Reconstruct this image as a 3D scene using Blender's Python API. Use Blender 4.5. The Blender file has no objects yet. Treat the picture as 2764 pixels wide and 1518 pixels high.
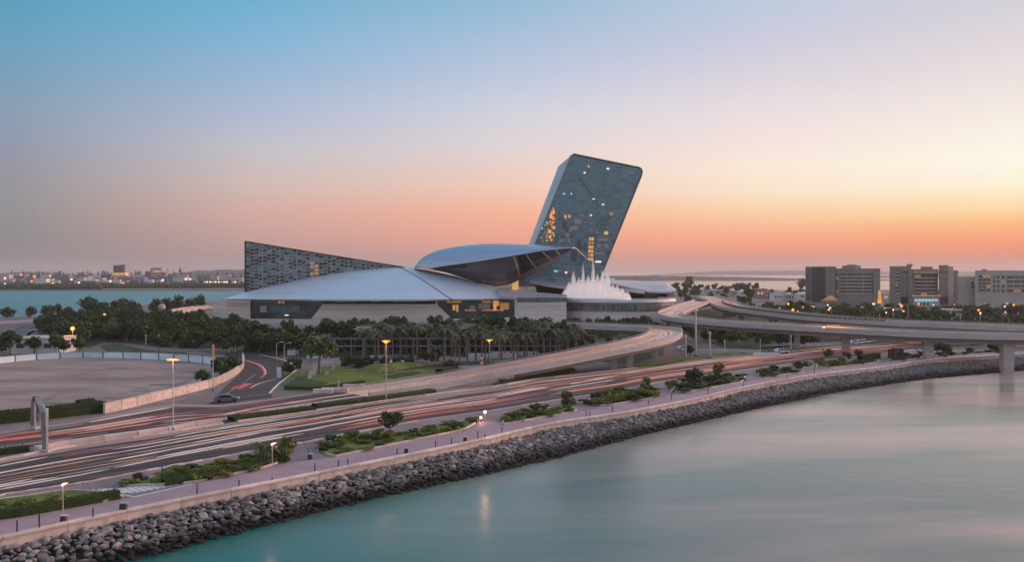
import bpy, bmesh, math, random
from mathutils import Vector, Matrix, noise
from mathutils.geometry import tessellate_polygon
random.seed(7)
C = bpy.context.scene.collection
SC = bpy.context.scene
R = math.radians

# ------------------------------------------------------------------ camera
F, CX, HY, H = 2394.0, 1382.0, 735.0, 25.0      # focal length and horizon measured on the photograph, eye height in metres
cam = bpy.data.objects.new('camera', bpy.data.cameras.new('camera'))
C.objects.link(cam); SC.camera = cam
cam.location = (0, 0, H); cam.rotation_euler = (R(90), 0, 0)
cam.data.sensor_width = 36; cam.data.lens = 36 * F / 2764
cam.data.shift_y = -24 / 2764
cam.data.clip_start = 1; cam.data.clip_end = 120000

# ------------------------------------------------------------------ sky, sun, exposure
SUN_AZ, SUN_EL = 38.0, 5.0
def lin(c):
    return tuple((v/255/12.92 if v/255 <= .04045 else ((v/255+.055)/1.055)**2.4) for v in c)
W = bpy.data.worlds.new('World'); SC.world = W; W.use_nodes = True
nt = W.node_tree; nt.nodes.clear()
def wn(t, **k):
    n = nt.nodes.new(t)
    for a, b in k.items(): setattr(n, a, b)
    return n
def wl(a, b): nt.links.new(a, b)
def wm(op, a, b=None, clamp=False):
    n = wn('ShaderNodeMath', operation=op); n.use_clamp = clamp
    for i, v in enumerate((a, b)):
        if v is None: continue
        if isinstance(v, (int, float)): n.inputs[i].default_value = v
        else: wl(v, n.inputs[i])
    return n.outputs[0]
tc = wn('ShaderNodeTexCoord'); sx = wn('ShaderNodeSeparateXYZ'); wl(tc.outputs['Generated'], sx.inputs[0])
elev = wm('DIVIDE', wm('ARCSINE', sx.outputs[2]), math.pi/2, True)
hx = wm('SQRT', wm('ADD', wm('MULTIPLY', sx.outputs[0], sx.outputs[0]), wm('MULTIPLY', sx.outputs[1], sx.outputs[1])))
dot = wm('DIVIDE', wm('ADD', wm('MULTIPLY', sx.outputs[0], math.sin(R(SUN_AZ))), wm('MULTIPLY', sx.outputs[1], math.cos(R(SUN_AZ)))), wm('MAXIMUM', hx, 1e-4))
ang = wm('MULTIPLY', wm('ARCCOSINE', wm('MINIMUM', wm('MAXIMUM', dot, -1), 1)), 180/math.pi)
# colour of the dusk sky: one ramp over elevation for each angle from the sun (x pixel measured, list of (y pixel, colour))
SKY = [
 (2730, [(735,(206,152,132)),(700,(214,145,122)),(655,(250,150,112)),(600,(255,190,130)),(560,(255,222,168)),(500,(255,244,216)),(430,(255,251,236)),(330,(250,241,230)),(220,(238,228,226)),(110,(226,217,221)),(0,(213,210,219))]),
 (2040, [(735,(190,148,140)),(700,(208,152,138)),(668,(249,158,122)),(635,(252,174,140)),(580,(255,206,164)),(520,(255,230,202)),(450,(254,236,219)),(380,(248,228,224)),(300,(237,224,227)),(200,(221,213,224)),(100,(204,205,224)),(0,(190,203,224))]),
 (1370, [(735,(186,148,145)),(690,(215,155,145)),(640,(243,165,142)),(570,(250,182,153)),(500,(244,204,186)),(400,(228,214,214)),(300,(211,213,224)),(200,(191,201,224)),(100,(171,194,221)),(0,(148,188,214))]),
 (690, [(735,(170,147,148)),(690,(182,150,149)),(640,(200,160,155)),(570,(214,172,163)),(500,(212,188,182)),(400,(198,195,203)),(300,(177,188,214)),(200,(154,184,214)),(100,(130,182,216)),(0,(112,177,210))]),
 (30, [(735,(143,136,139)),(690,(140,134,138)),(640,(140,136,140)),(560,(147,145,149)),(480,(150,149,157)),(390,(146,153,173)),(300,(138,158,182)),(200,(122,160,188)),(100,(104,162,192)),(0,(90,160,190))]),
]
HIGH = [(30, (156,186,217)), (55, (152,180,214)), (90, (150,178,213))]
cols = []
for x, st in SKY:
    az = math.degrees(math.atan((x-CX)/F)); d = SUN_AZ - az
    stops = []
    for y, c in st:
        e = math.degrees(math.atan((HY-y)/math.hypot(F, x-CX))); stops.append((max(e, 0)/90, c))
    for e, c in HIGH:
        w = {30: .75, 55: .4, 90: 0}[e]; t = st[-1][1]
        stops.append((e/90, tuple(w*t[i]*.97+(1-w)*c[i] for i in range(3))))
    cols.append((d, stops))
cols.append((120, [(0, (202,186,180)), (.05, (214,196,188)), (.1, (212,200,198)), (.16, (194,198,210)), (.3, (168,188,214)), (.6, (156,182,214)), (1, (150,178,213))]))
prev = None
for i, (d, stops) in enumerate(cols):
    r = wn('ShaderNodeValToRGB'); cr = r.color_ramp; wl(elev, r.inputs[0])
    cr.interpolation = 'LINEAR'
    while len(cr.elements) < len(stops): cr.elements.new(.5)
    for el, (p, c) in zip(cr.elements, sorted(stops)): el.position = p
    for el, (p, c) in zip(cr.elements, sorted(stops)): el.color = (*lin(c), 1)
    if prev is None: prev = r.outputs[0]
    else:
        mr = wn('ShaderNodeMapRange'); mr.interpolation_type = 'LINEAR' if i < 5 else 'SMOOTHSTEP'
        mr.inputs['From Min'].default_value = cols[i-1][0]; mr.inputs['From Max'].default_value = d; wl(ang, mr.inputs['Value'])
        mx = wn('ShaderNodeMix', data_type='RGBA'); wl(mr.outputs[0], mx.inputs[0]); wl(prev, mx.inputs[6]); wl(r.outputs[0], mx.inputs[7]); prev = mx.outputs[2]
nish = wn('ShaderNodeTexSky', sky_type='NISHITA'); nish.sun_disc = False
nish.sun_elevation = R(SUN_EL); nish.sun_rotation = R(SUN_AZ+24)
bg1 = wn('ShaderNodeBackground'); wl(prev, bg1.inputs[0]); bg1.inputs[1].default_value = .97
bg2 = wn('ShaderNodeBackground'); wl(nish.outputs[0], bg2.inputs[0]); bg2.inputs[1].default_value = .005
ad = wn('ShaderNodeAddShader'); wl(bg1.outputs[0], ad.inputs[0]); wl(bg2.outputs[0], ad.inputs[1])
wo = wn('ShaderNodeOutputWorld'); wl(ad.outputs[0], wo.inputs[0])

sl = bpy.data.lights.new('sun', 'SUN'); sl.energy = 3.8; sl.angle = R(45); sl.color = (1, .56, .40)
sun = bpy.data.objects.new('sun', sl); C.objects.link(sun)
sdir = Vector((math.sin(R(SUN_AZ+24))*math.cos(R(14)), math.cos(R(SUN_AZ+24))*math.cos(R(14)), math.sin(R(14))))
sun.rotation_euler = sdir.to_track_quat('Z', 'Y').to_euler()
SC.view_settings.view_transform = 'Standard'; SC.view_settings.look = 'None'
SC.view_settings.exposure = 0; SC.view_settings.gamma = 1; SC.view_settings.use_curve_mapping = False
SC.cycles.use_denoising = True
SC.cycles.max_bounces = 6; SC.cycles.diffuse_bounces = 3; SC.cycles.glossy_bounces = 3; SC.cycles.transparent_max_bounces = 40; SC.cycles.volume_bounces = 1
SC.cycles.sample_clamp_indirect = 4

# ------------------------------------------------------------------ helpers
def G(px, py, z=0.0):
    """ground point seen at a photo pixel"""
    D = (H - z) * F / (py - HY)
    return Vector(((px - CX) / F * D, D, z))
def P(px, py, D):
    return Vector(((px - CX) / F * D, D, H - (py - HY) / F * D))
def ip(pts, x):
    if x <= pts[0][0]:
        a, b = pts[0], pts[1]
    elif x >= pts[-1][0]:
        a, b = pts[-2], pts[-1]
    else:
        for a, b in zip(pts, pts[1:]):
            if a[0] <= x <= b[0]: break
    t = (x - a[0]) / (b[0] - a[0])
    return a[1] + (b[1] - a[1]) * t
def inpoly(x, y, poly):
    c = False; n = len(poly)
    for i in range(n):
        x0, y0 = poly[i][:2]; x1, y1 = poly[i-1][:2]
        if (y0 > y) != (y1 > y) and x < (x1-x0)*(y-y0)/(y1-y0)+x0: c = not c
    return c
def scatter(poly, n, dmin, rnd, tries=60):
    xs = [p[0] for p in poly]; ys = [p[1] for p in poly]; out = []
    for _ in range(n*tries):
        if len(out) >= n: break
        x, y = rnd.uniform(min(xs), max(xs)), rnd.uniform(min(ys), max(ys))
        if inpoly(x, y, poly) and all((x-a)**2+(y-b)**2 > dmin*dmin for a, b in out): out.append((x, y))
    return out
def resample(pts, step):
    pts = [Vector(p) for p in pts]; out = [pts[0].copy()]; acc = 0
    for a, b in zip(pts, pts[1:]):
        L = (b-a).length; t = step - acc
        while t <= L:
            out.append(a.lerp(b, t/L)); t += step
        acc = (acc + L) % step
    return out
def smooth(pts, n=8):
    """Catmull-Rom"""
    pts = [Vector(p) for p in pts]; out = []
    for i in range(len(pts)-1):
        p0, p1, p2, p3 = pts[max(i-1, 0)], pts[i], pts[i+1], pts[min(i+2, len(pts)-1)]
        for k in range(n):
            t = k/n
            out.append(.5*((2*p1)+(p2-p0)*t+(2*p0-5*p1+4*p2-p3)*t*t+(3*p1-p0-3*p2+p3)*t**3))
    out.append(pts[-1]); return out
def clip_poly(poly, box):
    """clip a convex polygon (list of (u,v)) by box u0,v0,u1,v1"""
    u0, v0, u1, v1 = box
    for ax, lim, sg in ((0, u0, 1), (0, u1, -1), (1, v0, 1), (1, v1, -1)):
        out = []
        for i in range(len(poly)):
            a, b = poly[i-1], poly[i]
            da, db = sg*(a[ax]-lim), sg*(b[ax]-lim)
            if (da >= 0) != (db >= 0):
                t = da/(da-db); out.append((a[0]+(b[0]-a[0])*t, a[1]+(b[1]-a[1])*t))
            if db >= 0: out.append(b)
        poly = out
        if len(poly) < 3: return []
    return poly
def area2(p):
    return .5*abs(sum(p[i-1][0]*p[i][1]-p[i][0]*p[i-1][1] for i in range(len(p))))

class MB:
    def __init__(s): s.v = []; s.f = []
    def add(s, vs, fs):
        o = len(s.v); s.v += [Vector(v) for v in vs]; s.f += [tuple(i+o for i in f) for f in fs]; return s
    def box(s, c, d, rz=0, M=None):
        hx_, hy_, hz_ = d[0]/2, d[1]/2, d[2]/2
        vs = [Vector((x*hx_, y*hy_, z*hz_)) for z in (-1, 1) for y in (-1, 1) for x in (-1, 1)]
        m = M or Matrix.Rotation(rz, 3, 'Z')
        return s.add([m @ v + Vector(c) for v in vs], [(0,2,3,1),(4,5,7,6),(0,1,5,4),(2,6,7,3),(0,4,6,2),(1,3,7,5)])
    def poly(s, pts):
        pts = [Vector(p) for p in pts]; tris = tessellate_polygon([pts])
        fs = []
        for t in tris:
            n = (pts[t[1]]-pts[t[0]]).cross(pts[t[2]]-pts[t[0]])
            fs.append(tuple(t) if n.z >= 0 else (t[0], t[2], t[1]))
        return s.add(pts, fs)
    def face(s, pts): return s.add(pts, [tuple(range(len(pts)))])
    def prism(s, A, B):
        """two matching loops joined"""
        n = len(A); o = len(s.v); s.v += [Vector(v) for v in A] + [Vector(v) for v in B]
        s.f += [tuple(range(o+n-1, o-1, -1)), tuple(range(o+n, o+2*n))]
        s.f += [(o+i, o+(i+1) % n, o+n+(i+1) % n, o+n+i) for i in range(n)]
        return s
    def strip(s, A, B, close=False):
        n = len(A); fs = [(i, i+1, n+i+1, n+i) for i in range(n-1)]
        return s.add(list(A)+list(B), fs)
    def loft(s, rings, close=True, caps=False):
        n = len(rings[0]); vs = [v for r in rings for v in r]; fs = []
        for k in range(len(rings)-1):
            for i in range(n if close else n-1):
                j = (i+1) % n; fs.append((k*n+i, k*n+j, (k+1)*n+j, (k+1)*n+i))
        if caps: fs += [tuple(range(n-1, -1, -1)), tuple(range((len(rings)-1)*n, len(rings)*n))]
        return s.add(vs, fs)
    def tube(s, pts, r, n=6):
        pts = [Vector(p) for p in pts]; rs = r if isinstance(r, (list, tuple)) else [r]*len(pts); rings = []
        for i, p in enumerate(pts):
            d = (pts[min(i+1, len(pts)-1)]-pts[max(i-1, 0)]).normalized()
            a = d.orthogonal().normalized() if abs(d.z) < .95 else Vector((1, 0, 0)); b = d.cross(a).normalized(); a = b.cross(d)
            rings.append([p+(a*math.cos(6.2832*k/n)+b*math.sin(6.2832*k/n))*rs[i] for k in range(n)])
        return s.loft(rings, True, True)
    def lathe(s, prof, n=12, c=(0, 0, 0)):
        c = Vector(c)
        return s.loft([[c+Vector((r*math.cos(6.2832*k/n), r*math.sin(6.2832*k/n), z)) for k in range(n)] for r, z in prof], True, True)
    def sphere(s, c, r, n=8, m=6):
        return s.lathe([(max(.001, math.sin(math.pi*i/m))*r, -math.cos(math.pi*i/m)*r) for i in range(m+1)], n, c)
    def mesh(s, name, mat, org=(0, 0, 0), sm=False):
        o = Vector(org); me = bpy.data.meshes.new(name)
        me.from_pydata([v-o for v in s.v], [], s.f); me.validate()
        if mat: me.materials.append(mat)
        if sm: me.polygons.foreach_set('use_smooth', [True]*len(me.polygons))
        me.update(); return me
    def build(s, name, mat, parent=None, org=None, sm=False):
        if org is None: org = wloc(parent) if parent else Vector((0, 0, 0))
        return inst(name, s.mesh(name, mat, org, sm), parent, None if parent else org)
def wloc(o):
    v = Vector((0, 0, 0))
    while o: v += o.location; o = o.parent
    return v
def inst(name, me, parent=None, loc=None, rz=0, sc=None):
    o = bpy.data.objects.new(name, me); C.objects.link(o)
    if parent: o.parent = parent
    if loc is not None: o.location = loc
    if rz: o.rotation_euler = (0, 0, rz)
    if sc is not None: o.scale = (sc, sc, sc) if isinstance(sc, (int, float)) else sc
    return o
def tag(o, label, cat, group=None):
    o['label'] = label; o['category'] = cat
    if group: o['group'] = group
    return o
def thing(name, label, cat, loc=(0, 0, 0), rz=0, group=None):
    o = bpy.data.objects.new(name, None); C.objects.link(o); o.location = loc; o.rotation_euler = (0, 0, rz)
    o.empty_display_size = .1
    return tag(o, label, cat, group)
def struct(o, label=None):
    o['kind'] = 'structure'
    if label: o['label'] = label
    return o
def stuff(o, label=None):
    o['kind'] = 'stuff'
    if label: o['label'] = label
    return o
def dup(root, loc, rz=0, sc=None, label=None, group=None):
    r = root.copy(); C.objects.link(r); r.location = loc; r.rotation_euler = (0, 0, rz)
    if sc is not None: r.scale = (sc, sc, sc) if isinstance(sc, (int, float)) else sc
    if label: r['label'] = label
    if group: r['group'] = group
    for ch in list(root.children):
        c = ch.copy(); C.objects.link(c); c.parent = r
        for g in ch.children:
            d = g.copy(); C.objects.link(d); d.parent = c
    return r

# ------------------------------------------------------------------ materials
def mat(name, col, rough=.7, metal=0, col2=None, scale=(1, 1, 1), detail=4, contrast=(.35, .65), bump=0, bscale=None, spec=.5, emit=None, estr=0, rand=0, coord='Object', coat=0, rot=0):
    m = bpy.data.materials.new(name); m.use_nodes = True; t = m.node_tree; b = t.nodes['Principled BSDF']
    b.inputs['Base Color'].default_value = (*col, 1); b.inputs['Roughness'].default_value = rough; b.inputs['Metallic'].default_value = metal
    b.inputs['Specular IOR Level'].default_value = spec
    if coat: b.inputs['Coat Weight'].default_value = coat
    src = None
    if coord == 'World':
        g = t.nodes.new('ShaderNodeNewGeometry'); src = g.outputs['Position']
    else:
        g = t.nodes.new('ShaderNodeTexCoord'); src = g.outputs['Object']
    def nz(sc):
        mp = t.nodes.new('ShaderNodeMapping'); mp.inputs['Scale'].default_value = sc if not isinstance(sc, (int, float)) else (sc,)*3
        if rot:
            m0 = t.nodes.new('ShaderNodeMapping'); m0.inputs['Rotation'].default_value = (0, 0, rot); t.links.new(src, m0.inputs[0]); t.links.new(m0.outputs[0], mp.inputs[0])
        else: t.links.new(src, mp.inputs[0])
        n = t.nodes.new('ShaderNodeTexNoise'); n.inputs['Scale'].default_value = 1; n.inputs['Detail'].default_value = detail
        t.links.new(mp.outputs[0], n.inputs['Vector']); return n.outputs[0]
    out = None
    if col2 is not None:
        n = nz(scale); mr = t.nodes.new('ShaderNodeMapRange'); mr.inputs['From Min'].default_value, mr.inputs['From Max'].default_value = contrast
        t.links.new(n, mr.inputs[0]); mx = t.nodes.new('ShaderNodeMix'); mx.data_type = 'RGBA'
        mx.inputs[6].default_value = (*col, 1); mx.inputs[7].default_value = (*col2, 1); t.links.new(mr.outputs[0], mx.inputs[0]); out = mx.outputs[2]
    if rand:
        oi = t.nodes.new('ShaderNodeObjectInfo'); hs = t.nodes.new('ShaderNodeHueSaturation')
        ml = t.nodes.new('ShaderNodeMapRange'); ml.inputs['To Min'].default_value = 1-rand; ml.inputs['To Max'].default_value = 1+rand*1.25
        if rand >= .2:
            mh = t.nodes.new('ShaderNodeMath'); mh.operation = 'MULTIPLY'; mh.inputs[1].default_value = 7.31; fr_ = t.nodes.new('ShaderNodeMath'); fr_.operation = 'FRACT'; mg = t.nodes.new('ShaderNodeMapRange'); mg.inputs['To Min'].default_value = .475; mg.inputs['To Max'].default_value = .515
            t.links.new(oi.outputs['Random'], mh.inputs[0]); t.links.new(mh.outputs[0], fr_.inputs[0]); t.links.new(fr_.outputs[0], mg.inputs[0]); t.links.new(mg.outputs[0], hs.inputs['Hue'])
        t.links.new(oi.outputs['Random'], ml.inputs[0]); t.links.new(ml.outputs[0], hs.inputs['Value'])
        if out: t.links.new(out, hs.inputs['Color'])
        else: hs.inputs['Color'].default_value = (*col, 1)
        out = hs.outputs[0]
    if out: t.links.new(out, b.inputs['Base Color'])
    if bump:
        n = nz(bscale or scale); bp = t.nodes.new('ShaderNodeBump'); bp.inputs['Strength'].default_value = bump; bp.inputs['Distance'].default_value = .1
        t.links.new(n, bp.inputs['Height']); t.links.new(bp.outputs[0], b.inputs['Normal'])
    if emit:
        b.inputs['Emission Color'].default_value = (*emit, 1); b.inputs['Emission Strength'].default_value = estr
    return m
M = {}
M['asphalt'] = mat('asphalt', (.040, .031, .031), .85, 0, (.155, .092, .08), (.010, .62, 1), 5, (.44, .70), .15, (3, 3, 3), rot=R(-41))  # warm lengthwise streaks colour in the glow of passing traffic
M['asphalt_far'] = mat('asphalt_far', (.07, .065, .068), .8, 0, (.13, .11, .11), (.08, .08, 1), 5)
M['deck'] = mat('deck', (.62, .43, .32), .75, 0, (.76, .55, .41), (.2, .2, 1), 4)  # cream tint lends the concrete decks the warm glow of traffic
M['paint'] = mat('paint', (.97, .74, .60), .55, 0, (.50, .31, .25), (.04, 1.2, 1), 6, (.5, .70), spec=.4, rot=R(-41))  # shared by real lane lines and pale headlight trails
M['light_trail_orange'] = mat('light_trail_orange', (.96, .46, .18), .6, 0, (.45, .2, .1), (.03, 1.0, 1), 6, (.45, .68), rot=R(-41))  # orange light trails, put down as road colour
M['pale_trail_band'] = mat('pale_trail_band', (.42, .30, .27), .6, 0, (.12, .085, .08), (.03, 1.2, 1), 6, (.38, .62), rot=R(-41))  # faint light trails and pale shoulder bands in one colour
M['light_trail_red'] = mat('light_trail_red', (.95, .13, .075), .6, 0, (.55, .10, .07), (.03, 1.0, 1), 6, (.42, .68), rot=R(-41))  # tail light trails as a red road colour
M['light_trail_pink'] = mat('light_trail_pink', (.86, .34, .24), .7, 0, (.30, .13, .11), (.03, 1.0, 1), 6, (.38, .66), rot=R(-41))  # pinkish light trails laid on as road colour
M['pave'] = mat('pave', (.31, .215, .235), .75, 0, (.385, .275, .295), (.25, .25, 1), 6, (.3, .7), .1, (2, 2, 2))
M['pave_grey'] = mat('pave_grey', (.20, .15, .15), .8, 0, (.28, .21, .21), (.2, .2, 1), 6)
M['kerb'] = mat('kerb', (.68, .54, .49), .8, 0, (.52, .41, .38), (.6, .6, .6), 5, rand=.2)
M['concrete'] = mat('concrete', (.56, .50, .48), .7, 0, (.42, .375, .365), (.25, .25, 1.2), 6, (.3, .7), .1, (2, 2, 6))
M['concrete_w'] = mat('concrete_w', (.66, .54, .47), .75, 0, (.40, .32, .28), (.9, .9, .16), 6, (.42, .75), .15, (3, 3, 3), rand=.08)
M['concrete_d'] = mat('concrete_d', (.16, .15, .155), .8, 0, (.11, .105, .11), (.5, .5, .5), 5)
M['stone_wall'] = mat('stone_wall', (.74, .62, .56), .8, 0, (.55, .45, .41), (.8, .8, 1.6), 6, (.35, .65), .4, (4, 4, 4), rand=.1)
M['podium'] = mat('podium', (.86, .72, .65), .7, 0, (.58, .49, .46), (.03, .03, 1.9), 7, (.3, .7), .25, (.2, .2, 3.5))
M['sand'] = mat('sand', (.38, .29, .255), .95, 0, (.21, .155, .14), (.045, .085, 1), 9, (.36, .66), .35, (.7, 2.4, 1))
M['earth'] = mat('earth', (.22, .17, .155), .95, 0, (.12, .11, .09), (.03, .03, .03), 8, (.35, .65))
M['soil'] = mat('soil', (.07, .075, .035), .95, 0, (.05, .035, .025), (.4, .4, .4), 5)
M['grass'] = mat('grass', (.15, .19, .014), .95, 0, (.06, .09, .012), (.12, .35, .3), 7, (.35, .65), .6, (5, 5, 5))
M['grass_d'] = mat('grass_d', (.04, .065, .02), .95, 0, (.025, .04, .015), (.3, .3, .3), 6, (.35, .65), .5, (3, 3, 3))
M['leaf'] = mat('leaf', (.038, .060, .022), .75, 0, (.082, .108, .034), (.5, .5, .5), 3, (.35, .65), rand=.28, spec=.25)
M['leaf_l'] = mat('leaf_l', (.105, .14, .018), .75, 0, (.20, .215, .03), (.7, .7, .7), 3, (.35, .65), rand=.25, spec=.25)
M['leaf_o'] = mat('leaf_o', (.085, .095, .04), .75, 0, (.13, .13, .055), (.5, .5, .5), 3, (.35, .65), rand=.2, spec=.25)
M['palm'] = mat('palm', (.075, .10, .045), .7, 0, (.13, .145, .065), (.6, .6, .6), 3, rand=.25, spec=.3)
M['bark'] = mat('bark', (.13, .10, .085), .95, 0, (.20, .16, .14), (2, 2, 3), 4, rand=.15)
M['steel'] = mat('steel', (.46, .44, .44), .6, .3, rand=.1)
M['steel_d'] = mat('steel_d', (.05, .05, .055), .5, .3)
M['white'] = mat('white', (.72, .70, .70), .5, 0, (.6, .58, .58), (.3, .3, .3), 4)
M['roof'] = mat('roof', (.70, .72, .78), .42, .35, (.61, .64, .71), (.02, .02, .5), 7, (.3, .7), .06, (.05, .05, 5))
M['roof_blue'] = mat('roof_blue', (.42, .50, .60), .25, .7, (.34, .43, .53), (.03, .06, .6), 6, (.3, .7))
M['roof_grey'] = mat('roof_grey', (.50, .49, .52), .4, .45, (.43, .42, .46), (.05, .05, .3), 6)
M['seam'] = mat('seam', (.015, .013, .018), .6)
M['hull'] = mat('hull', (.13, .12, .13), .42, .6, (.09, .085, .095), (.08, .08, .3), 5, (.3, .7))
M['hull_band'] = mat('hull_band', (.24, .17, .14), .45, .5, (.17, .12, .10), (.1, .1, .4), 5)
M['copper'] = mat('copper', (.62, .33, .13), .4, .4, (.45, .22, .09), (.4, .4, .4), 4)
M['glass_d'] = mat('glass_d', (.02, .024, .028), .08, .3, spec=.6)
GL = []
for i, (c, r, me) in enumerate([((.15,.25,.30),.22,.45),((.18,.29,.34),.25,.4),((.10,.175,.215),.18,.5),((.27,.36,.39),.28,.4),((.17,.215,.255),.3,.35),((.30,.27,.27),.32,.35)]):
    GL.append(mat('glass_%s' % 'abcdef'[i], c, r, me, tuple(v*.72 for v in c), (.22, .22, .5), 4, (.4, .6), rand=.14))
TG = [mat('tower_glass_%s' % 'abcd'[i], c, .2, .4, tuple(v*.8 for v in c), (.25, .25, .5), 4, (.4, .6), rand=.06) for i, c in enumerate([(.105,.225,.295),(.12,.25,.32),(.08,.165,.215),(.125,.215,.26)])]
M['bay_glass'] = mat('bay_glass', (.13, .17, .185), .14, .35, (.06, .085, .095), (.12, .12, .25), 4, (.35, .65))
M['girder'] = mat('girder', (.27, .235, .225), .8, 0, (.20, .175, .17), (.25, .25, 1.2), 5)
M['mullion'] = mat('mullion', (.10, .115, .13), .5, .4)
M['tower_side'] = mat('tower_side', (.50, .52, .55), .4, .35, (.42, .44, .47), (.05, .05, .2), 5)
def glow(name, c, s): return mat(name, c, .5, emit=c, estr=s)
M['lit_warm'] = glow('lit_warm', (1, .44, .12), .45)
M['lit_dim'] = glow('lit_dim', (.8, .36, .12), .2)
M['lit_white'] = glow('lit_white', (1, .86, .74), .85)
M['lit_cyan'] = glow('lit_cyan', (.35, .7, .85), .55)
M['lit_faint'] = mat('lit_faint', (.30, .28, .28), .4, emit=(.6, .45, .4), estr=.05)
M['lamp_orange'] = glow('lamp_orange', (1, .27, .035), 1.15)
M['lamp_hot'] = glow('lamp_hot', (1, .28, .05), 2.4)
M['lamp_pink'] = glow('lamp_pink', (1, .58, .44), 1.15)
M['wallamber'] = glow('wallamber', (.9, .55, .16), .45)
M['office'] = mat('office', (.35, .29, .26), .75, 0, (.27, .225, .20), (.08, .08, .25), 5, rand=.05)
M['office_l'] = mat('office_l', (.58, .50, .44), .75, 0, (.47, .405, .36), (.08, .08, .25), 5)
M['office_w'] = mat('office_w', (.05, .06, .07), .15, .3, rand=.4)
M['villa'] = mat('villa', (.62, .54, .49), .8, rand=.3)
M['city'] = mat('city', (.15, .155, .18), .8, rand=.35)
M['city_warm'] = mat('city_warm', (.36, .27, .24), .8, rand=.2)
M['hoard'] = mat('hoard', (.74, .84, .87), .6, 0, (.58, .70, .75), (.25, .25, 1.4), 5, (.35, .65), rand=.1)
M['hedge'] = mat('hedge', (.028, .045, .014), .8, 0, (.05, .07, .02), (1.2, 1.2, 1.2), 3, (.35, .65), rand=.1, spec=.2)
M['orange_paint'] = mat('orange_paint', (.75, .26, .05), .5)
M['red'] = mat('red', (.55, .05, .05), .5)
M['rubber'] = mat('rubber', (.02, .02, .02), .8)

def rock_mat():
    m = mat('rock', (.38, .33, .305), .85, 0, (.13, .118, .12), (1.4, 1.4, 1.4), 6, (.35, .65), .5, (4, 4, 4), rand=.3, spec=.3)
    t = m.node_tree; b = t.nodes['Principled BSDF']; lk = b.inputs['Base Color'].links[0].from_socket
    g = t.nodes.new('ShaderNodeNewGeometry'); s = t.nodes.new('ShaderNodeSeparateXYZ'); t.links.new(g.outputs['Position'], s.inputs[0])
    n = t.nodes.new('ShaderNodeTexNoise'); n.inputs['Scale'].default_value = .35; t.links.new(g.outputs['Position'], n.inputs['Vector'])
    a = t.nodes.new('ShaderNodeMath'); a.operation = 'MULTIPLY_ADD'; a.inputs[1].default_value = .9; t.links.new(n.outputs[0], a.inputs[0]); t.links.new(s.outputs[2], a.inputs[2])
    r = t.nodes.new('ShaderNodeMapRange'); r.inputs['From Min'].default_value = -2.15; r.inputs['From Max'].default_value = -1.35; t.links.new(a.outputs[0], r.inputs[0])
    x = t.nodes.new('ShaderNodeMix'); x.data_type = 'RGBA'; x.inputs[6].default_value = (.022, .019, .018, 1); t.links.new(r.outputs[0], x.inputs[0]); t.links.new(lk, x.inputs[7])
    t.links.new(x.outputs[2], b.inputs['Base Color']); return m
M['rock'] = rock_mat()
M['rock_bed'] = mat('rock_bed', (.035, .03, .03), .95, 0, (.02, .018, .018), (.8, .8, .8), 5)

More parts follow.
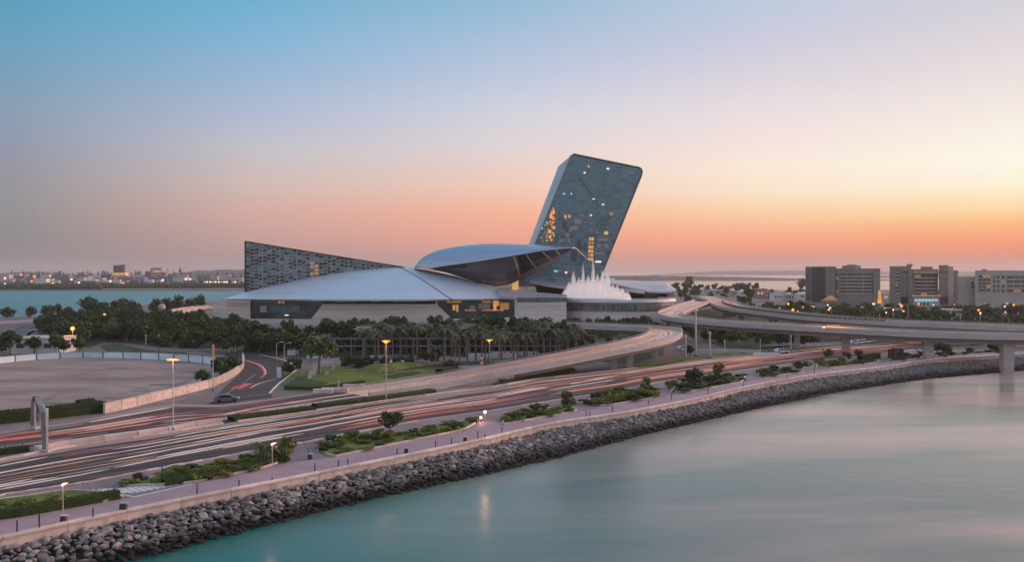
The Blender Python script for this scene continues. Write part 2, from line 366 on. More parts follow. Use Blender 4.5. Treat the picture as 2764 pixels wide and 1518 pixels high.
def water_mat():
    m = bpy.data.materials.new('sea_water'); m.use_nodes = True; t = m.node_tree; b = t.nodes['Principled BSDF']
    g = t.nodes.new('ShaderNodeNewGeometry')
    def nz(sc, det, rot=0):
        mp = t.nodes.new('ShaderNodeMapping'); mp.inputs['Scale'].default_value = sc; mp.inputs['Rotation'].default_value = (0, 0, rot); t.links.new(g.outputs['Position'], mp.inputs[0])
        n = t.nodes.new('ShaderNodeTexNoise'); n.inputs['Scale'].default_value = 1; n.inputs['Detail'].default_value = det; n.inputs['Distortion'].default_value = .6
        t.links.new(mp.outputs[0], n.inputs['Vector']); return n.outputs[0]
    a = nz((.010, .035, 1), 5, R(-25))
    mr = t.nodes.new('ShaderNodeMapRange'); mr.inputs['From Min'].default_value = .35; mr.inputs['From Max'].default_value = .68; t.links.new(a, mr.inputs[0])
    mx = t.nodes.new('ShaderNodeMix'); mx.data_type = 'RGBA'; mx.inputs[6].default_value = (.001, .095, .078, 1); mx.inputs[7].default_value = (.006, .15, .12, 1)
    t.links.new(mr.outputs[0], mx.inputs[0]); t.links.new(mx.outputs[2], b.inputs['Base Color'])
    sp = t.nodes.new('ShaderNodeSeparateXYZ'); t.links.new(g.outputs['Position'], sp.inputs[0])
    sky_streak = nz((.007, .034, 1), 6, R(-28)); ms = t.nodes.new('ShaderNodeMapRange'); ms.inputs['From Min'].default_value = .40; ms.inputs['From Max'].default_value = .60; t.links.new(sky_streak, ms.inputs[0])
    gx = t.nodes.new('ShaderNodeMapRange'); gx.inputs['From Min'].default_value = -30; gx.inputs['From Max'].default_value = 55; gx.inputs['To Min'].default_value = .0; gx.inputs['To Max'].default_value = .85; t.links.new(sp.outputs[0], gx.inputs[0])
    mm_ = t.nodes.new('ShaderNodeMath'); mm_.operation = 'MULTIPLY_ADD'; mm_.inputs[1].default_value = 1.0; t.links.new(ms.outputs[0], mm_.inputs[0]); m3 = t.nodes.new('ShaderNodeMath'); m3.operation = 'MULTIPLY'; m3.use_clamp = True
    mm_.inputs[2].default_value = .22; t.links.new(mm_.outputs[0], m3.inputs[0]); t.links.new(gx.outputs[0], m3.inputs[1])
    sm = t.nodes.new('ShaderNodeMix'); sm.data_type = 'RGBA'; sm.inputs[7].default_value = (.52, .35, .285, 1); t.links.new(m3.outputs[0], sm.inputs[0]); t.links.new(mx.outputs[2], sm.inputs[6]); t.links.new(sm.outputs[2], b.inputs['Base Color'])   # peach sky reflection painted into the water colour, stronger to the right
    m2 = t.nodes.new('ShaderNodeMapRange'); m2.inputs['From Min'].default_value = .3; m2.inputs['From Max'].default_value = .7; m2.inputs['To Min'].default_value = .12; m2.inputs['To Max'].default_value = .26
    t.links.new(a, m2.inputs[0]); t.links.new(m2.outputs[0], b.inputs['Roughness'])
    b.inputs['IOR'].default_value = 1.36
    n2 = nz((.18, .5, 1), 4, R(-20)); bp = t.nodes.new('ShaderNodeBump'); bp.inputs['Strength'].default_value = .05; bp.inputs['Distance'].default_value = .5
    t.links.new(n2, bp.inputs['Height']); t.links.new(bp.outputs[0], b.inputs['Normal'])
    return m
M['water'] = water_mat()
def jet_mat(dens):
    m = bpy.data.materials.new('spray'); m.use_nodes = True; t = m.node_tree; b = t.nodes['Principled BSDF']
    b.inputs['Base Color'].default_value = (.93, .88, .88, 1); b.inputs['Roughness'].default_value = .9; b.inputs['Subsurface Weight'].default_value = 0
    b.inputs['Emission Color'].default_value = (1, .85, .82, 1); b.inputs['Emission Strength'].default_value = .14   # spray glows of itself, in place of floodlight and scattered light
    tcn = t.nodes.new('ShaderNodeTexCoord'); mp = t.nodes.new('ShaderNodeMapping'); mp.inputs['Scale'].default_value = (1.6, 1.6, .12); t.links.new(tcn.outputs['Object'], mp.inputs[0])
    n = t.nodes.new('ShaderNodeTexNoise'); n.inputs['Scale'].default_value = 1; n.inputs['Detail'].default_value = 5; t.links.new(mp.outputs[0], n.inputs['Vector'])
    mr = t.nodes.new('ShaderNodeMapRange'); mr.inputs['From Min'].default_value = .3; mr.inputs['From Max'].default_value = .62; mr.inputs['To Min'].default_value = .03; mr.inputs['To Max'].default_value = .20
    t.links.new(n.outputs[0], mr.inputs[0]); lw = t.nodes.new('ShaderNodeLayerWeight'); lw.inputs['Blend'].default_value = .35; iv = t.nodes.new('ShaderNodeMath'); iv.operation = 'SUBTRACT'; iv.inputs[0].default_value = 1; t.links.new(lw.outputs['Facing'], iv.inputs[1]); pw = t.nodes.new('ShaderNodeMath'); pw.operation = 'POWER'; pw.inputs[1].default_value = 1.7; t.links.new(iv.outputs[0], pw.inputs[0]); iv = pw
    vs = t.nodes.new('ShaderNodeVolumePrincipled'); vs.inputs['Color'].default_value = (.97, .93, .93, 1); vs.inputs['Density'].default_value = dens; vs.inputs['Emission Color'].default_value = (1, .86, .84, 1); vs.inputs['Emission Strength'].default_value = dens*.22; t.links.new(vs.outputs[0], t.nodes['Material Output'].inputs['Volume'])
    ml = t.nodes.new('ShaderNodeMath'); ml.operation = 'MULTIPLY'; t.links.new(mr.outputs[0], ml.inputs[0]); t.links.new(iv.outputs[0], ml.inputs[1]); t.links.new(ml.outputs[0], b.inputs['Alpha']); return m   # spray is thinner towards the edge of each plume
M['spray'] = jet_mat(.55); M['mist'] = jet_mat(.09)

# ------------------------------------------------------------------ setting: water, land, far shores
SEA = -3.2
w = MB(); nx = [-60000, -8000, -3000, -1200, -400, 0, 400, 1200, 3000, 8000, 60000]; ny = [-2000, -200, 60, 200, 500, 1200, 3000, 9000, 70000]
w.add([(x, y, SEA) for y in ny for x in nx], [(j*11+i, j*11+i+1, (j+1)*11+i+1, (j+1)*11+i) for j in range(8) for i in range(10)])
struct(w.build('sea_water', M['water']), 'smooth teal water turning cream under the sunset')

M['lagoon'] = mat('lagoon_water', (.055, .20, .21), .42, 0, (.08, .25, .25), (.012, .05, 1), 5, (.35, .65), .35, (.05, .3, 1), spec=.45, coord='World')
struct(MB().poly([(-2500, 380, SEA+.02), (-60, 380, SEA+.02), (-60, 1466, SEA+.02), (-2500, 1466, SEA+.02)]).build('channel_water', M['lagoon']), 'rippled turquoise channel before the far city')
TOP = [(-420,1526),(-160,1480),(0,1452),(300,1387),(600,1327),(700,1308),(900,1268),(1200,1208),(1300,1187),(1500,1141),(1700,1111),(1900,1072),(2000,1047),(2200,1012),(2400,989),(2500,972),(2700,959),(2764,955),(3000,945),(3400,932)]
WAT = [(-420,1700),(0,1600),(400,1509),(600,1455),(700,1430),(900,1376),(1300,1286),(1500,1239),(1700,1185),(1800,1160),(2000,1114),(2200,1069),(2264,1058),(2400,1037),(2500,1023),(2700,1005),(2764,1000),(3000,987),(3400,970)]
CZ = .14                                        # top of the coping
WL = smooth([G(x, y, CZ) for x, y in TOP], 6)
WLI = []                                        # inner edge of coping
for i, p in enumerate(WL):
    d = (WL[min(i+1, len(WL)-1)]-WL[max(i-1, 0)]).normalized(); n = Vector((-d.y, d.x, 0)); WLI.append(p+n*.75)
inland = [Vector((p.x, p.y, 0)) for p in WLI]
shore = [G(3400,790), G(2900,783), G(2200,783), G(2000,783), G(1850,783), G(1780,786), G(1600,800), G(1300,800), G(900,806), G(700,808), G(560,816), G(420,822), G(300,828), G(240,838), G(160,849), G(80,855), G(0,858), G(-200,862), G(-600,880), Vector((-330, 250, 0)), Vector((-160, 60, 0))]
land = MB().poly(inland + [v for v in shore])
sk = [Vector(p) for p in shore]
land.strip(sk, [Vector((p.x*1.01, p.y*1.01, SEA-.5)) for p in sk])
struct(land.build('ground', M['earth']), 'dusty open ground of the waterfront district')
def sheet(name, pts, z, m, label=None):
    return struct(MB().poly([Vector((p[0], p[1], z)) for p in pts]).build(name, m), label)

lot_m = mat('track_soil', (.19, .14, .125), .95, 0, (.29, .22, .2), (.3, .3, .3), 6, (.45, .7))
# far city shore on the left
far = MB().poly([(-1500,1240,-1.6),(-700,1330,-1.6),(-420,1330,-1.6),(-300,1420,-1.4),(-200,1420,-1),(-110,1460,-1),(300,1800,-1),(600,6000,0),(-4000,6000,0)])
far.strip([Vector(v) for v in [(-1500,1236,SEA-.3),(-700,1326,SEA-.3),(-420,1326,SEA-.3),(-300,1416,SEA-.3),(-200,1416,SEA-.3),(-110,1456,SEA-.3),(300,1796,SEA-.3)]],
          [Vector(v) for v in [(-1500,1240,-1.6),(-700,1330,-1.6),(-420,1330,-1.6),(-300,1420,-1.4),(-200,1420,-1),(-110,1460,-1),(300,1800,-1)]])
struct(far.build('far_shore', M['earth']), 'far city shore across the teal channel')
def ridge(name, pts, D, depth, m, label, seed=0, jag=1.0, base=SEA-1):
    """a low hill: crest heights along x, faces sloping to both sides"""
    rnd = random.Random(seed); cr, fr, bk = [], [], []
    ps = resample([(x, h, 0) for x, h in pts], D*.004)
    for q in ps:
        hh = q.y*(1+jag*.16*noise.noise((q.x*.02, seed, 0)))+rnd.uniform(-.4, .4)*jag
        fr.append((q.x, D-depth*.5, base)); cr.append((q.x, D, max(base+.2, hh))); bk.append((q.x, D+depth*.5, base))
    md = [(a[0], D-depth*.3, base+(a[2]-base)*.62+rnd.uniform(-.3, .3)*jag) for a in cr]
    return struct(MB().loft([fr, md, cr, bk], False).build(name, m, sm=False), label)
HM = mat('hill_scrub', (.085, .08, .07), .95, 0, (.13, .115, .105), (.01, .01, .05), 6)
XD = lambda px, D: (px-CX)/F*D
ridge('island', [(XD(1560,3000), 2), (XD(1640,3000), 12), (XD(1760,3000), 14), (XD(1850,3000), 12), (XD(2000,3000), 9), (XD(2110,3000), 5), (XD(2260,3000), 1.5), (XD(2420,3000), .5)], 3000, 300, HM, 'low dark island across the bright water', 3, .8)
ridge('hills', [(XD(1760,8500), 0), (XD(1850,8500), 18), (XD(1930,8500), 34), (XD(2010,8500), 40), (XD(2060,8500), 38), (XD(2160,8500), 42), (XD(2300,8500), 34), (XD(2500,8500), 30), (XD(2764,8500), 28), (XD(3000,8500), 20)], 8500, 700, HM, 'pale hills on the horizon at right', 5, .5)
ridge('headland', [(XD(2240,4400), 4), (XD(2420,4400), 7), (XD(2640,4400), 9), (XD(3000,4400), 8)], 4400, 250, HM, 'thin strip of land far across the right water', 8, .5)
ridge('city_hills', [(XD(-300,3600), 16), (XD(0,3600), 20), (XD(80,3600), 26), (XD(200,3600), 16), (XD(420,3600), 14), (XD(520,3600), 28), (XD(600,3600), 36), (XD(700,3600), 32), (XD(900,3600), 24)], 3600, 500, HM, 'low wooded hills behind the far city', 11, 1.0, -2)

# ------------------------------------------------------------------ highway
UP = [(-300,1302),(0,1249),(130,1223),(245,1204),(394,1184),(617,1147),(700,1136),(845,1115),(1046,1085),(1173,1069),(1330,1050),(1445,1028),(1635,1007),(1754,993),(1900,974),(2072,955),(2262,935),(2398,927),(2500,919),(2764,912),(3100,905)]
LO = [(-300,1396),(5,1336),(215,1305),(340,1282),(451,1260),(587,1236),(700,1215),(845,1190),(1018,1156),(1143,1134),(1300,1113),(1520,1077),(1662,1056),(1798,1028),(1900,1015),(2017,998),(2202,974),(2370,958),(2466,944),(2600,934),(2764,927),(3100,918)]
def Q(x, v, z=0, U=UP, L=LO):
    return G(x, ip(U, x)+(ip(L, x)-ip(U, x))*v, z)
xs = [-300+20*i for i in range(171)]
fr_road = struct(MB().strip([Q(x, 1, .03) for x in xs], [Q(x, 0, .03) for x in xs]).build('road', M['asphalt']), 'near carriageway of the waterfront highway')
RU = [(-300,1225),(0,1172),(130,1155),(236,1139),(462,1098),(600,1106-6),(763,1077),(948,1050),(1050,1040)]
RL = [(-300,1272),(0,1218),(130,1202),(300,1184),(470,1163),(617,1143),(703,1121),(845,1102),(1050,1074)]
xr = [-300+15*i for i in range(91)]
rr_road = struct(MB().strip([Q(x, 1, .03, RU, RL) for x in xr], [Q(x, 0, .03, RU, RL) for x in xr]).build('road', M['asphalt']), 'far carriageway of the waterfront highway')
def stripe(parent, x0, x1, v, wd, m, U=UP, L=LO, z=.036, v1=None, name='lane_line_light_trail'):  # flat strips, used for lane lines and for painted light trails
    n = max(3, int((x1-x0)/14)); A, B = [], []
    for i in range(n+1):
        t = i/n; x = x0+(x1-x0)*t; vv = v+((v1 if v1 is not None else v)-v)*t
        p = Q(x, vv, z, U, L); q = Q(x+2, vv, z, U, L); d = (q-p).normalized(); nn = Vector((-d.y, d.x, 0))
        ww = wd*1.3*min(1, 8*t+.25, 8*(1-t)+.25)
        A.append(p-nn*ww/2); B.append(p+nn*ww/2)
    return MB().strip(A, B).build(name, m, parent)
# light trails of traffic painted flat on the road, plus pale edge lines
for (x0, x1, v, wd, k, v1) in [
    (-300,130,.10,.5,'paint',.12),(-300,620,.03,.5,'pale_trail_band',.04),(130,620,.14,.35,'pale_trail_band',.10),
    (-300,320,.36,.55,'paint',.30),(320,760,.30,.40,'pale_trail_band',.22),(560,1000,.26,.5,'paint',.22),(760,1180,.24,.5,'paint',.20),
    (-300,420,.56,.30,'pale_trail_band',.52),(300,700,.52,.55,'paint',.44),(640,1250,.42,.6,'paint',.36),(900,1600,.38,.5,'paint',.30),
    (-300,160,.78,.55,'paint',.74),(150,430,.72,.7,'pale_trail_band',.66),(420,900,.66,.7,'paint',.58),(600,820,.74,.45,'paint',.70),(820,1340,.58,.65,'paint',.52),
    (1000,1420,.66,.5,'pale_trail_band',.62),(1200,1370,.30,.7,'paint',.26),(1340,1480,.40,.75,'paint',.36),(1250,1340,.52,.7,'paint',.50),
    (1540,1735,.36,1.0,'paint',.12),(1480,1660,.52,.7,'paint',.42),(1500,1640,.62,.6,'pale_trail_band',.56),(1690,1960,.46,.8,'light_trail_pink',.40),(1765,1860,.20,1.0,'paint',.18),
    (1690,2060,.60,.9,'light_trail_pink',.54),(1900,2300,.34,.8,'light_trail_red',.26),(1990,2420,.46,1.1,'light_trail_red',.40),(2060,2380,.22,.6,'paint',.18),(2140,2480,.58,.8,'light_trail_pink',.54),(2250,2700,.30,.9,'light_trail_red',.30),(2440,2764,.12,.6,'paint',.10),(2500,3000,.55,1.2,'light_trail_red',.5),
    (1300,1650,.10,1.5,'pale_trail_band',.08),(1100,1330,.08,1.3,'pale_trail_band',.08),(1640,2100,.08,1.5,'pale_trail_band',.07),(1100,1500,.82,.35,'pale_trail_band',.8)]:
    stripe(fr_road, x0, x1, v, wd, M[k], v1=v1, z=.036+.002*(len(fr_road.children) % 5))
rl_ = random.Random(31)
for i in range(42):  # random strips imitate light trails in the traffic lanes
    x0 = rl_.uniform(-300, 2300); L_ = rl_.uniform(220, 620); v = rl_.uniform(.08, .86); k = rl_.choice(['paint', 'light_trail_pink', 'light_trail_orange', 'light_trail_red', 'paint']) if x0 < 1500 else rl_.choice(['light_trail_red', 'light_trail_pink', 'light_trail_red', 'paint', 'light_trail_orange'])
    stripe(fr_road, x0, x0+L_, v, rl_.uniform(.2, .6) if x0 < 1300 else rl_.uniform(.5, 1.2), M[k], v1=v-rl_.uniform(.0, .09), z=.048+.002*(i % 7))
for x in range(-60, 1150, 64): stripe(fr_road, x, x+42, .985, .35, M['paint'], z=.046)
for (x0, x1, v, wd, k, v1) in [(-300,540,.40,.9,'light_trail_pink',.42),(120,420,.30,.6,'paint',.30),(230,560,.44,.45,'paint',.40),(440,700,.62,.5,'paint',.40),(560,1040,.42,.6,'paint',.36),(-300,230,.10,.8,'pale_trail_band',.10),(-300,160,.72,.35,'pale_trail_band',.7),
    (700,1040,.66,.55,'paint',.62),(240,470,.05,.7,'paint',.04),(860,1050,.80,.5,'light_trail_pink',.80),(360,530,.34,.5,'light_trail_red',.3)]:
    stripe(rr_road, x0, x1, v, wd, M[k], RU, RL, v1=v1, z=.036+.002*(len(rr_road.children) % 5))
for i in range(22):  # more painted light trails, on the far carriageway
    x0 = rl_.uniform(-300, 760); L_ = rl_.uniform(200, 420); v = rl_.uniform(.1, .9)
    stripe(rr_road, x0, min(1045, x0+L_), v, rl_.uniform(.2, .7), M[rl_.choice(['paint', 'light_trail_pink', 'light_trail_red', 'light_trail_red', 'light_trail_orange', 'light_trail_pink'])], RU, RL, v1=v-rl_.uniform(-.02, .06), z=.048+.002*(i % 7))
M['shoulder'] = mat('shoulder', (.44, .31, .26), .8, 0, (.25, .18, .155), (.03, .6, 1), 5, rot=R(-41))
for U_, L_, a, b, lab in ((UP, LO, -.04, .035, 'pale concrete shoulder along the highway median'), (RU, RL, -.12, .02, 'pale concrete shoulder along the far carriageway')):
    xx = xs if U_ is UP else xr
    struct(MB().strip([Q(x, b, .042, U_, L_) for x in xx], [Q(x, a, .042, U_, L_) for x in xx]).build('road_shoulder', M['shoulder']), lab)
# kerbs: stones laid end to end
def kerb(parent, pts, wd, h, m, step=3.0, name='kerb_stone'):
    ps = resample(pts, step); base = None
    for a, b in zip(ps, ps[1:]):
        L = (b-a).length; o = MB().box((0, 0, h/2), (L-.12, wd, h)).mesh(name, m) if base is None else base
        base = o; e = inst(name, o, parent, a.lerp(b, .5)-wloc(parent)); e.rotation_euler = (0, 0, math.atan2(b.y-a.y, b.x-a.x))
med = thing('median_barrier', 'pale stone kerb barrier along the highway median under the arch', 'barrier', G(360, 1185))
kerb(med, [Q(x, -.10, .0) for x in range(95, 640, 20)], 1.0, .75, M['kerb'], 5.0, 'block')
kerb(med, [Q(x, -.045, .0) for x in range(-200, 640, 20)], .7, .25, M['kerb'], 4.0, 'kerb_stone')
med2 = thing('median_kerb', 'long pale kerb between the highway and the rising ramp', 'kerb', G(900, 1105))
kerb(med2, [Q(x, -.05, .0) for x in range(640, 1760, 20)], .9, .22, M['kerb'], 6.0)
lowk = thing('road_kerb', 'kerb between the near carriageway and the shoulder paving', 'kerb', G(900, 1190))
kerb(lowk, [Q(x, 1.03, .0) for x in range(-200, 2500, 20)], .4, .14, M['kerb'], 8.0)

# ------------------------------------------------------------------ promenade
pv = MB().strip([Vector((p.x, p.y, .012)) for p in WLI], [Vector((p.x, p.y, .012)) for p in WLI])
PB = [(-420,1480),(0,1404),(330,1349),(430,1326),(520,1308),(700,1271),(780,1250),(905,1236),(1252,1165),(1310,1142),(1553,1116),(1635,1099),(1768,1076),(1849,1062),(2001,1035),(2072,1021),(2178,1007),(2235,997),(2370,981),(2500,966),(2764,948),(3400,925)]
xs2 = [-420+20*i for i in range(190)]
iny = [(CX+p.x/p.y*F, HY+(H-0)*F/p.y) for p in WLI]
A = [G(x, ip(iny, x), .016) for x in xs2]; B = [G(x, ip(PB, x), .016) for x in xs2]; K = [Q(x, 1.05, .010) for x in xs2]
struct(MB().strip(A, B).build('promenade', M['pave']), 'lavender paved promenade beside the sea wall')
struct(MB().strip([Vector((p.x, p.y, .010)) for p in B], K).build('pavement', M['pave_grey']), 'grey paved shoulder between highway and planting beds')
# striped crossing triangle
cz = thing('painted_island', 'white hatched triangle painted on the paving near the left bed', 'road marking', G(360, 1325, .02))
tri = [G(250,1322,.02), G(362,1341,.02), G(520,1306,.02), G(440,1309,.02), G(330,1318,.02)]
for i in range(13):
    t0 = i/13; a = G(262+t0*215, 1322-t0*14, .024); b = G(285+t0*235, 1330-t0*24+10*(1-abs(2*t0-.7)), .024)
    d = (b-a).normalized(); n = Vector((-d.y, d.x, 0))*.28
    MB().face([a-n, b-n, b+n, a+n]).build('stripe', M['white'], cz)
MB().strip([G(250,1321,.024), G(362,1341.5,.024), G(520,1306.5,.024)], [G(250,1323,.024), G(362,1344,.024), G(522,1308.3,.024)]).build('edge_line', M['white'], cz)

# sea wall: panels and coping stones
wall = thing('sea_wall', 'pale concrete sea wall with rounded coping above the rocks', 'wall', G(900, 1268))
wls = resample(WL, 6.0)
for a, b in zip(wls, wls[1:]):
    d = (b-a); L = d.length; d.normalize(); n = Vector((-d.y, d.x, 0)); e = d*.02
    off = n*random.uniform(.10, .14)
    pts = [a+off+e, b+off-e, b+off-e+n*.35, a+off+e+n*.35]
    MB().prism([Vector((p.x, p.y, -2.6)) for p in pts], [Vector((p.x, p.y, CZ-.32)) for p in pts]).build('wall_panel', M['concrete_w'], wall)
    pr = [(-.0, -.3), (-.03, -.12), (.03, 0), (.2, .05), (.5, .05), (.75, 0), (.75, -.3)]
    MB().loft([[q+n*u+Vector((0, 0, v)) for u, v in pr] for q in (a+e, b-e)], True, True).build('coping_stone', M['kerb'], wall)

# rock armour
SPX = [x for x in range(-420, 3401, 10)]
slope_top, slope_bot = [], []
for x in SPX:
    yt = ip(TOP, x); D = (H-CZ)*F/(yt-HY); yb = HY+(H+1.15)*F/(D+.0)
    slope_top.append(P(x, yb, D-.05)); q = G(x, ip(WAT, x)+4, SEA-.25); slope_bot.append(q)
rev = thing('rock_revetment', 'sloping bank of grey boulders between sea wall and water', 'rock bank', G(700, 1400, -2))
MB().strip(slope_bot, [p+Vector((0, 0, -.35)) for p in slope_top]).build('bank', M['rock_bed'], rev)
def rock_mesh(seed):
    bm = bmesh.new(); bmesh.ops.create_icosphere(bm, subdivisions=2, radius=.5); r = random.Random(seed)
    cut = [Vector((r.gauss(0, 1), r.gauss(0, 1), r.gauss(0, 1))).normalized() for _ in range(9)]
    for v in bm.verts:
        p = v.co.copy()
        for c in cut:
            k = p.dot(c)-.27
            if k > 0: p -= c*k*.85
        v.co = p*(1+.22*noise.noise(p*2.2+Vector((seed*7, 0, 0))))
    me = bpy.data.meshes.new('stone'); bm.to_mesh(me); bm.free(); me.materials.append(M['rock'])
    return me
RM = [rock_mesh(i) for i in range(9)]
rocks = []; rnd = random.Random(3)
arc = 0
cum = [0]
for a, b in zip(slope_bot, slope_bot[1:]): cum.append(cum[-1]+(b-a).length)
s = 0.0
def slope_pt(s, t):
    for i in range(len(cum)-1):
        if cum[i+1] >= s: break
    k = (s-cum[i])/max(1e-6, cum[i+1]-cum[i])
    return slope_top[i].lerp(slope_top[i+1], k).lerp(slope_bot[i].lerp(slope_bot[i+1], k), t)
while s < cum[-1]-1:
    p0, p1 = slope_pt(s, 0), slope_pt(s, 1); L = (p1-p0).length; n = max(6, int(L/.60)); D = p0.y
    for k in range(n+1):
        t = (k+rnd.uniform(-.3, .3))/n; t = min(max(t, .01), 1.0)
        p = slope_pt(min(cum[-1]-.01, max(0, s+rnd.uniform(-.4, .4))), t)
        sz = rnd.uniform(.62, 1.05)*(1.45 if rnd.random() < .14 else 1)
        rocks.append((p+Vector((0, 0, rnd.uniform(-.02, .2)+.12*math.sin(math.pi*t))), sz, (rnd.uniform(-.4, .4), rnd.uniform(-.4, .4), rnd.uniform(0, 6.28)), (rnd.uniform(.85, 1.5), rnd.uniform(.8, 1.1), rnd.uniform(.55, .8)), rnd.randrange(9)))
    s += .60
def vis(p):
    x, y = CX+p.x/p.y*F, HY+(H-p.z)*F/p.y
    return -20 < x < 2790 and y < 1540
rocks.sort(key=lambda q: (not vis(q[0]), (q[0]-Vector((0, 0, H))).length/q[1]))
many = MB(); org = wloc(rev)
for i, (p, sz, ro, sc, k) in enumerate(rocks):
    if i < 295:
        o = inst('stone', RM[k], rev, p-org, 0, tuple(c*sz for c in sc)); o.rotation_euler = ro
    else:
        mt = Matrix.Rotation(ro[2], 3, 'Z') @ Matrix.Rotation(ro[0], 3, 'X') @ Matrix.Rotation(ro[1], 3, 'Y')
        many.add([mt @ Vector((v.co.x*sc[0]*sz, v.co.y*sc[1]*sz, v.co.z*sc[2]*sz))+p for v in RM[k].vertices], [tuple(f.vertices) for f in RM[k].polygons])
stuff(many.build('rubble', M['rock'], rev), 'smaller and farther boulders of the bank')

# ------------------------------------------------------------------ thin dusk haze over the whole district
hb = MB().box((0, 5000, 44.9), (15000, 10600, 98)).build('haze', None); stuff(hb, 'thin dusk haze over the waterfront')
hmt = bpy.data.materials.new('haze'); hmt.use_nodes = True; ht_ = hmt.node_tree; ht_.nodes.clear()
pv_ = ht_.nodes.new('ShaderNodeVolumePrincipled'); pv_.inputs['Color'].default_value = (.86, .80, .80, 1); pv_.inputs['Density'].default_value = .00009; pv_.inputs['Anisotropy'].default_value = .2
ho_ = ht_.nodes.new('ShaderNodeOutputMaterial'); ht_.links.new(pv_.outputs[0], ho_.inputs['Volume']); hb.data.materials.append(hmt)

# ------------------------------------------------------------------ domed exhibition hall
hall = thing('exhibition_hall', 'low domed hall with lavender metal roof over a long concrete podium', 'hall', (-60, 420, 0))
DW = 400.0
def wallpoly(px, D0, D1):
    return [P(x, y, D0) for x, y in px], [P(x, y, D1) for x, y in px]
def wp(name, px, m, D0=DW, D1=DW+3, parent=hall):
    return MB().prism(*wallpoly(px, D0, D1)).build(name, m, parent)
YB = 889
wp('podium_wall', [(610,817),(676,817),(676,861),(610,861)], M['podium'])
wp('podium_wall', [(610,861.05),(839,862.05),(1220,861.3),(1389.05,858),(1389,YB),(610,YB)], M['podium'])
wp('podium_wall', [(872,821.5),(1177,821.5),(1219.9,861.2),(839.1,862)], M['podium'], DW-.25)
wp('podium_wall', [(1389.1,818),(1529,816),(1529,YB),(1389.1,YB)], M['podium'])
wp('plinth', [(600,878),(1700,878),(1700,892),(600,892)], M['concrete'], DW-9, DW-1)
# left end wall receding
MB().prism([P(575,817,432), P(609.9,817,DW), P(609.9,YB,DW), P(575,YB-6,432)], [P(578,817,440), P(613,817,DW+3), P(613,YB,DW+3), P(578,YB-6,440)]).build('podium_wall', M['podium'], hall)
# dark band of glass under the eaves, recessed bays
wp('clerestory', [(872,810),(1177,809),(1177,821.4),(872,821.4)], M['glass_d'], DW+3, DW+4)
for a, b in ((905, 960), (1000, 1030), (1062, 1120)):
    wp('lit_ceiling', [(a,813),(b,812.5),(b,815.5),(a,816)], M['lit_faint'], DW+2.9, DW+3)
def bay(px, panes, rows, label, lights):
    g = wp('window', px, M['bay_glass'], DW+2.2, DW+2.6); g['label'] = label
    xs_ = [p[0] for p in px]; x0, x1 = min(xs_), max(xs_); y0, y1 = min(p[1] for p in px), max(p[1] for p in px)
    for i in range(1, panes):
        c = clip_poly(px, (x0+(x1-x0)*i/panes-.7, y0, x0+(x1-x0)*i/panes+.7, y1))
        if c: MB().prism([P(x, y, DW+1.9) for x, y in c], [P(x, y, DW+2.19) for x, y in c]).build('mullion', M['mullion'], g)
    for yy in rows:
        c = clip_poly(px, (x0, yy-.6, x1, yy+.6))
        if c: MB().prism([P(x, y, DW+1.7) for x, y in c], [P(x, y, DW+1.89) for x, y in c]).build('transom', M['mullion'], g)
    for q, mm in lights:
        M.setdefault('teal_reflection', TG[0])  # teal panes set a reflection into the bay glass
        MB().prism([P(x, y, DW+2.1) for x, y in q], [P(x, y, DW+2.19) for x, y in q]).build('bay_light_reflection', M[mm], g)
def rc(x, y, w_, h_): return [(x,y),(x+w_,y),(x+w_,y+h_),(x,y+h_)]
bay([(676,809),(880,809),(872,821),(839,862),(676,861)], 4, (824, 847), 'left recessed window bay under the eaves', [(rc(750,812,8,8),'lit_dim'),(rc(761,812,7,8),'lit_dim'),(rc(768,850,12,3),'lit_white'),(rc(702,826,18,18),'lit_faint'),(rc(725,826,84,19),'teal_reflection'),(rc(690,812,40,7),'teal_reflection')])
bay([(1177,809),(1389,808),(1389,857),(1220,861),(1183,826)], 5, (841,), 'right recessed window bay with warm lit interior', [(rc(1222,824,7,14),'lit_warm'),(rc(1232,823,5,20),'lit_warm'),(rc(1268,826,14,12),'lit_faint'),(rc(1331,812,17,14),'lit_warm'),(rc(1332,825,8,13),'lit_warm'),(rc(1350,818,24,18),'lit_dim'),(rc(1206,812,40,6),'lit_dim'),(rc(1300,812,26,6),'lit_dim'),(rc(1300,836,60,4),'lit_dim'),(rc(1255,836,30,5),'lit_dim'),(rc(1292,820,30,14),'lit_faint')])
# roof: lofted between the front eave and the ridge, mirrored down at the back, split along a dark groove
RIDGE = [(605,806.2),(640,797),(662,789),(740,772),(800,757.5),(850,748),(900,738.5),(960,730),(1030,724),(1078,722),(1110,723.5),(1160,731),(1225,745),(1290,765),(1330,777),(1400,801)]
EAVE = [(600,806.8),(700,807.6),(800,808.2),(1000,808.6),(1150,808.4),(1300,806.5),(1402,803)]
def roof_pt(u, v):
    """u along the building 0..1, v from front eave 0 over the ridge 1 to back eave 2"""
    x = 601+(1401-601)*u
    rp = P(x, ip(RIDGE, x), 440-26*abs(2*u-1)**4); bulge = 1-abs(2*u-1)**2.5
    e = P(x, ip(EAVE, x), 394+14*abs(2*u-1)**2)
    if v > 1:
        e = Vector((e.x, 2*rp.y-e.y, e.z)); t = 2-v
    else: t = v
    p = e.lerp(rp, t)
    s_ = max(0, math.sin(math.pi*t))
    p.z += s_*bulge*1.1*(1 if v <= 1 else .6)
    return p
def seam(v): return (1218-140*min(v, 1)-601)/800 if v <= 1 else (1078-601)/800
NV = [i/18 for i in range(37)]
def shell(a, b, n):
    rings = []
    for v in NV:
        u0, u1 = a(v), b(v); rings.append([roof_pt(u0+(u1-u0)*i/n, v) for i in range(n+1)])
    return rings
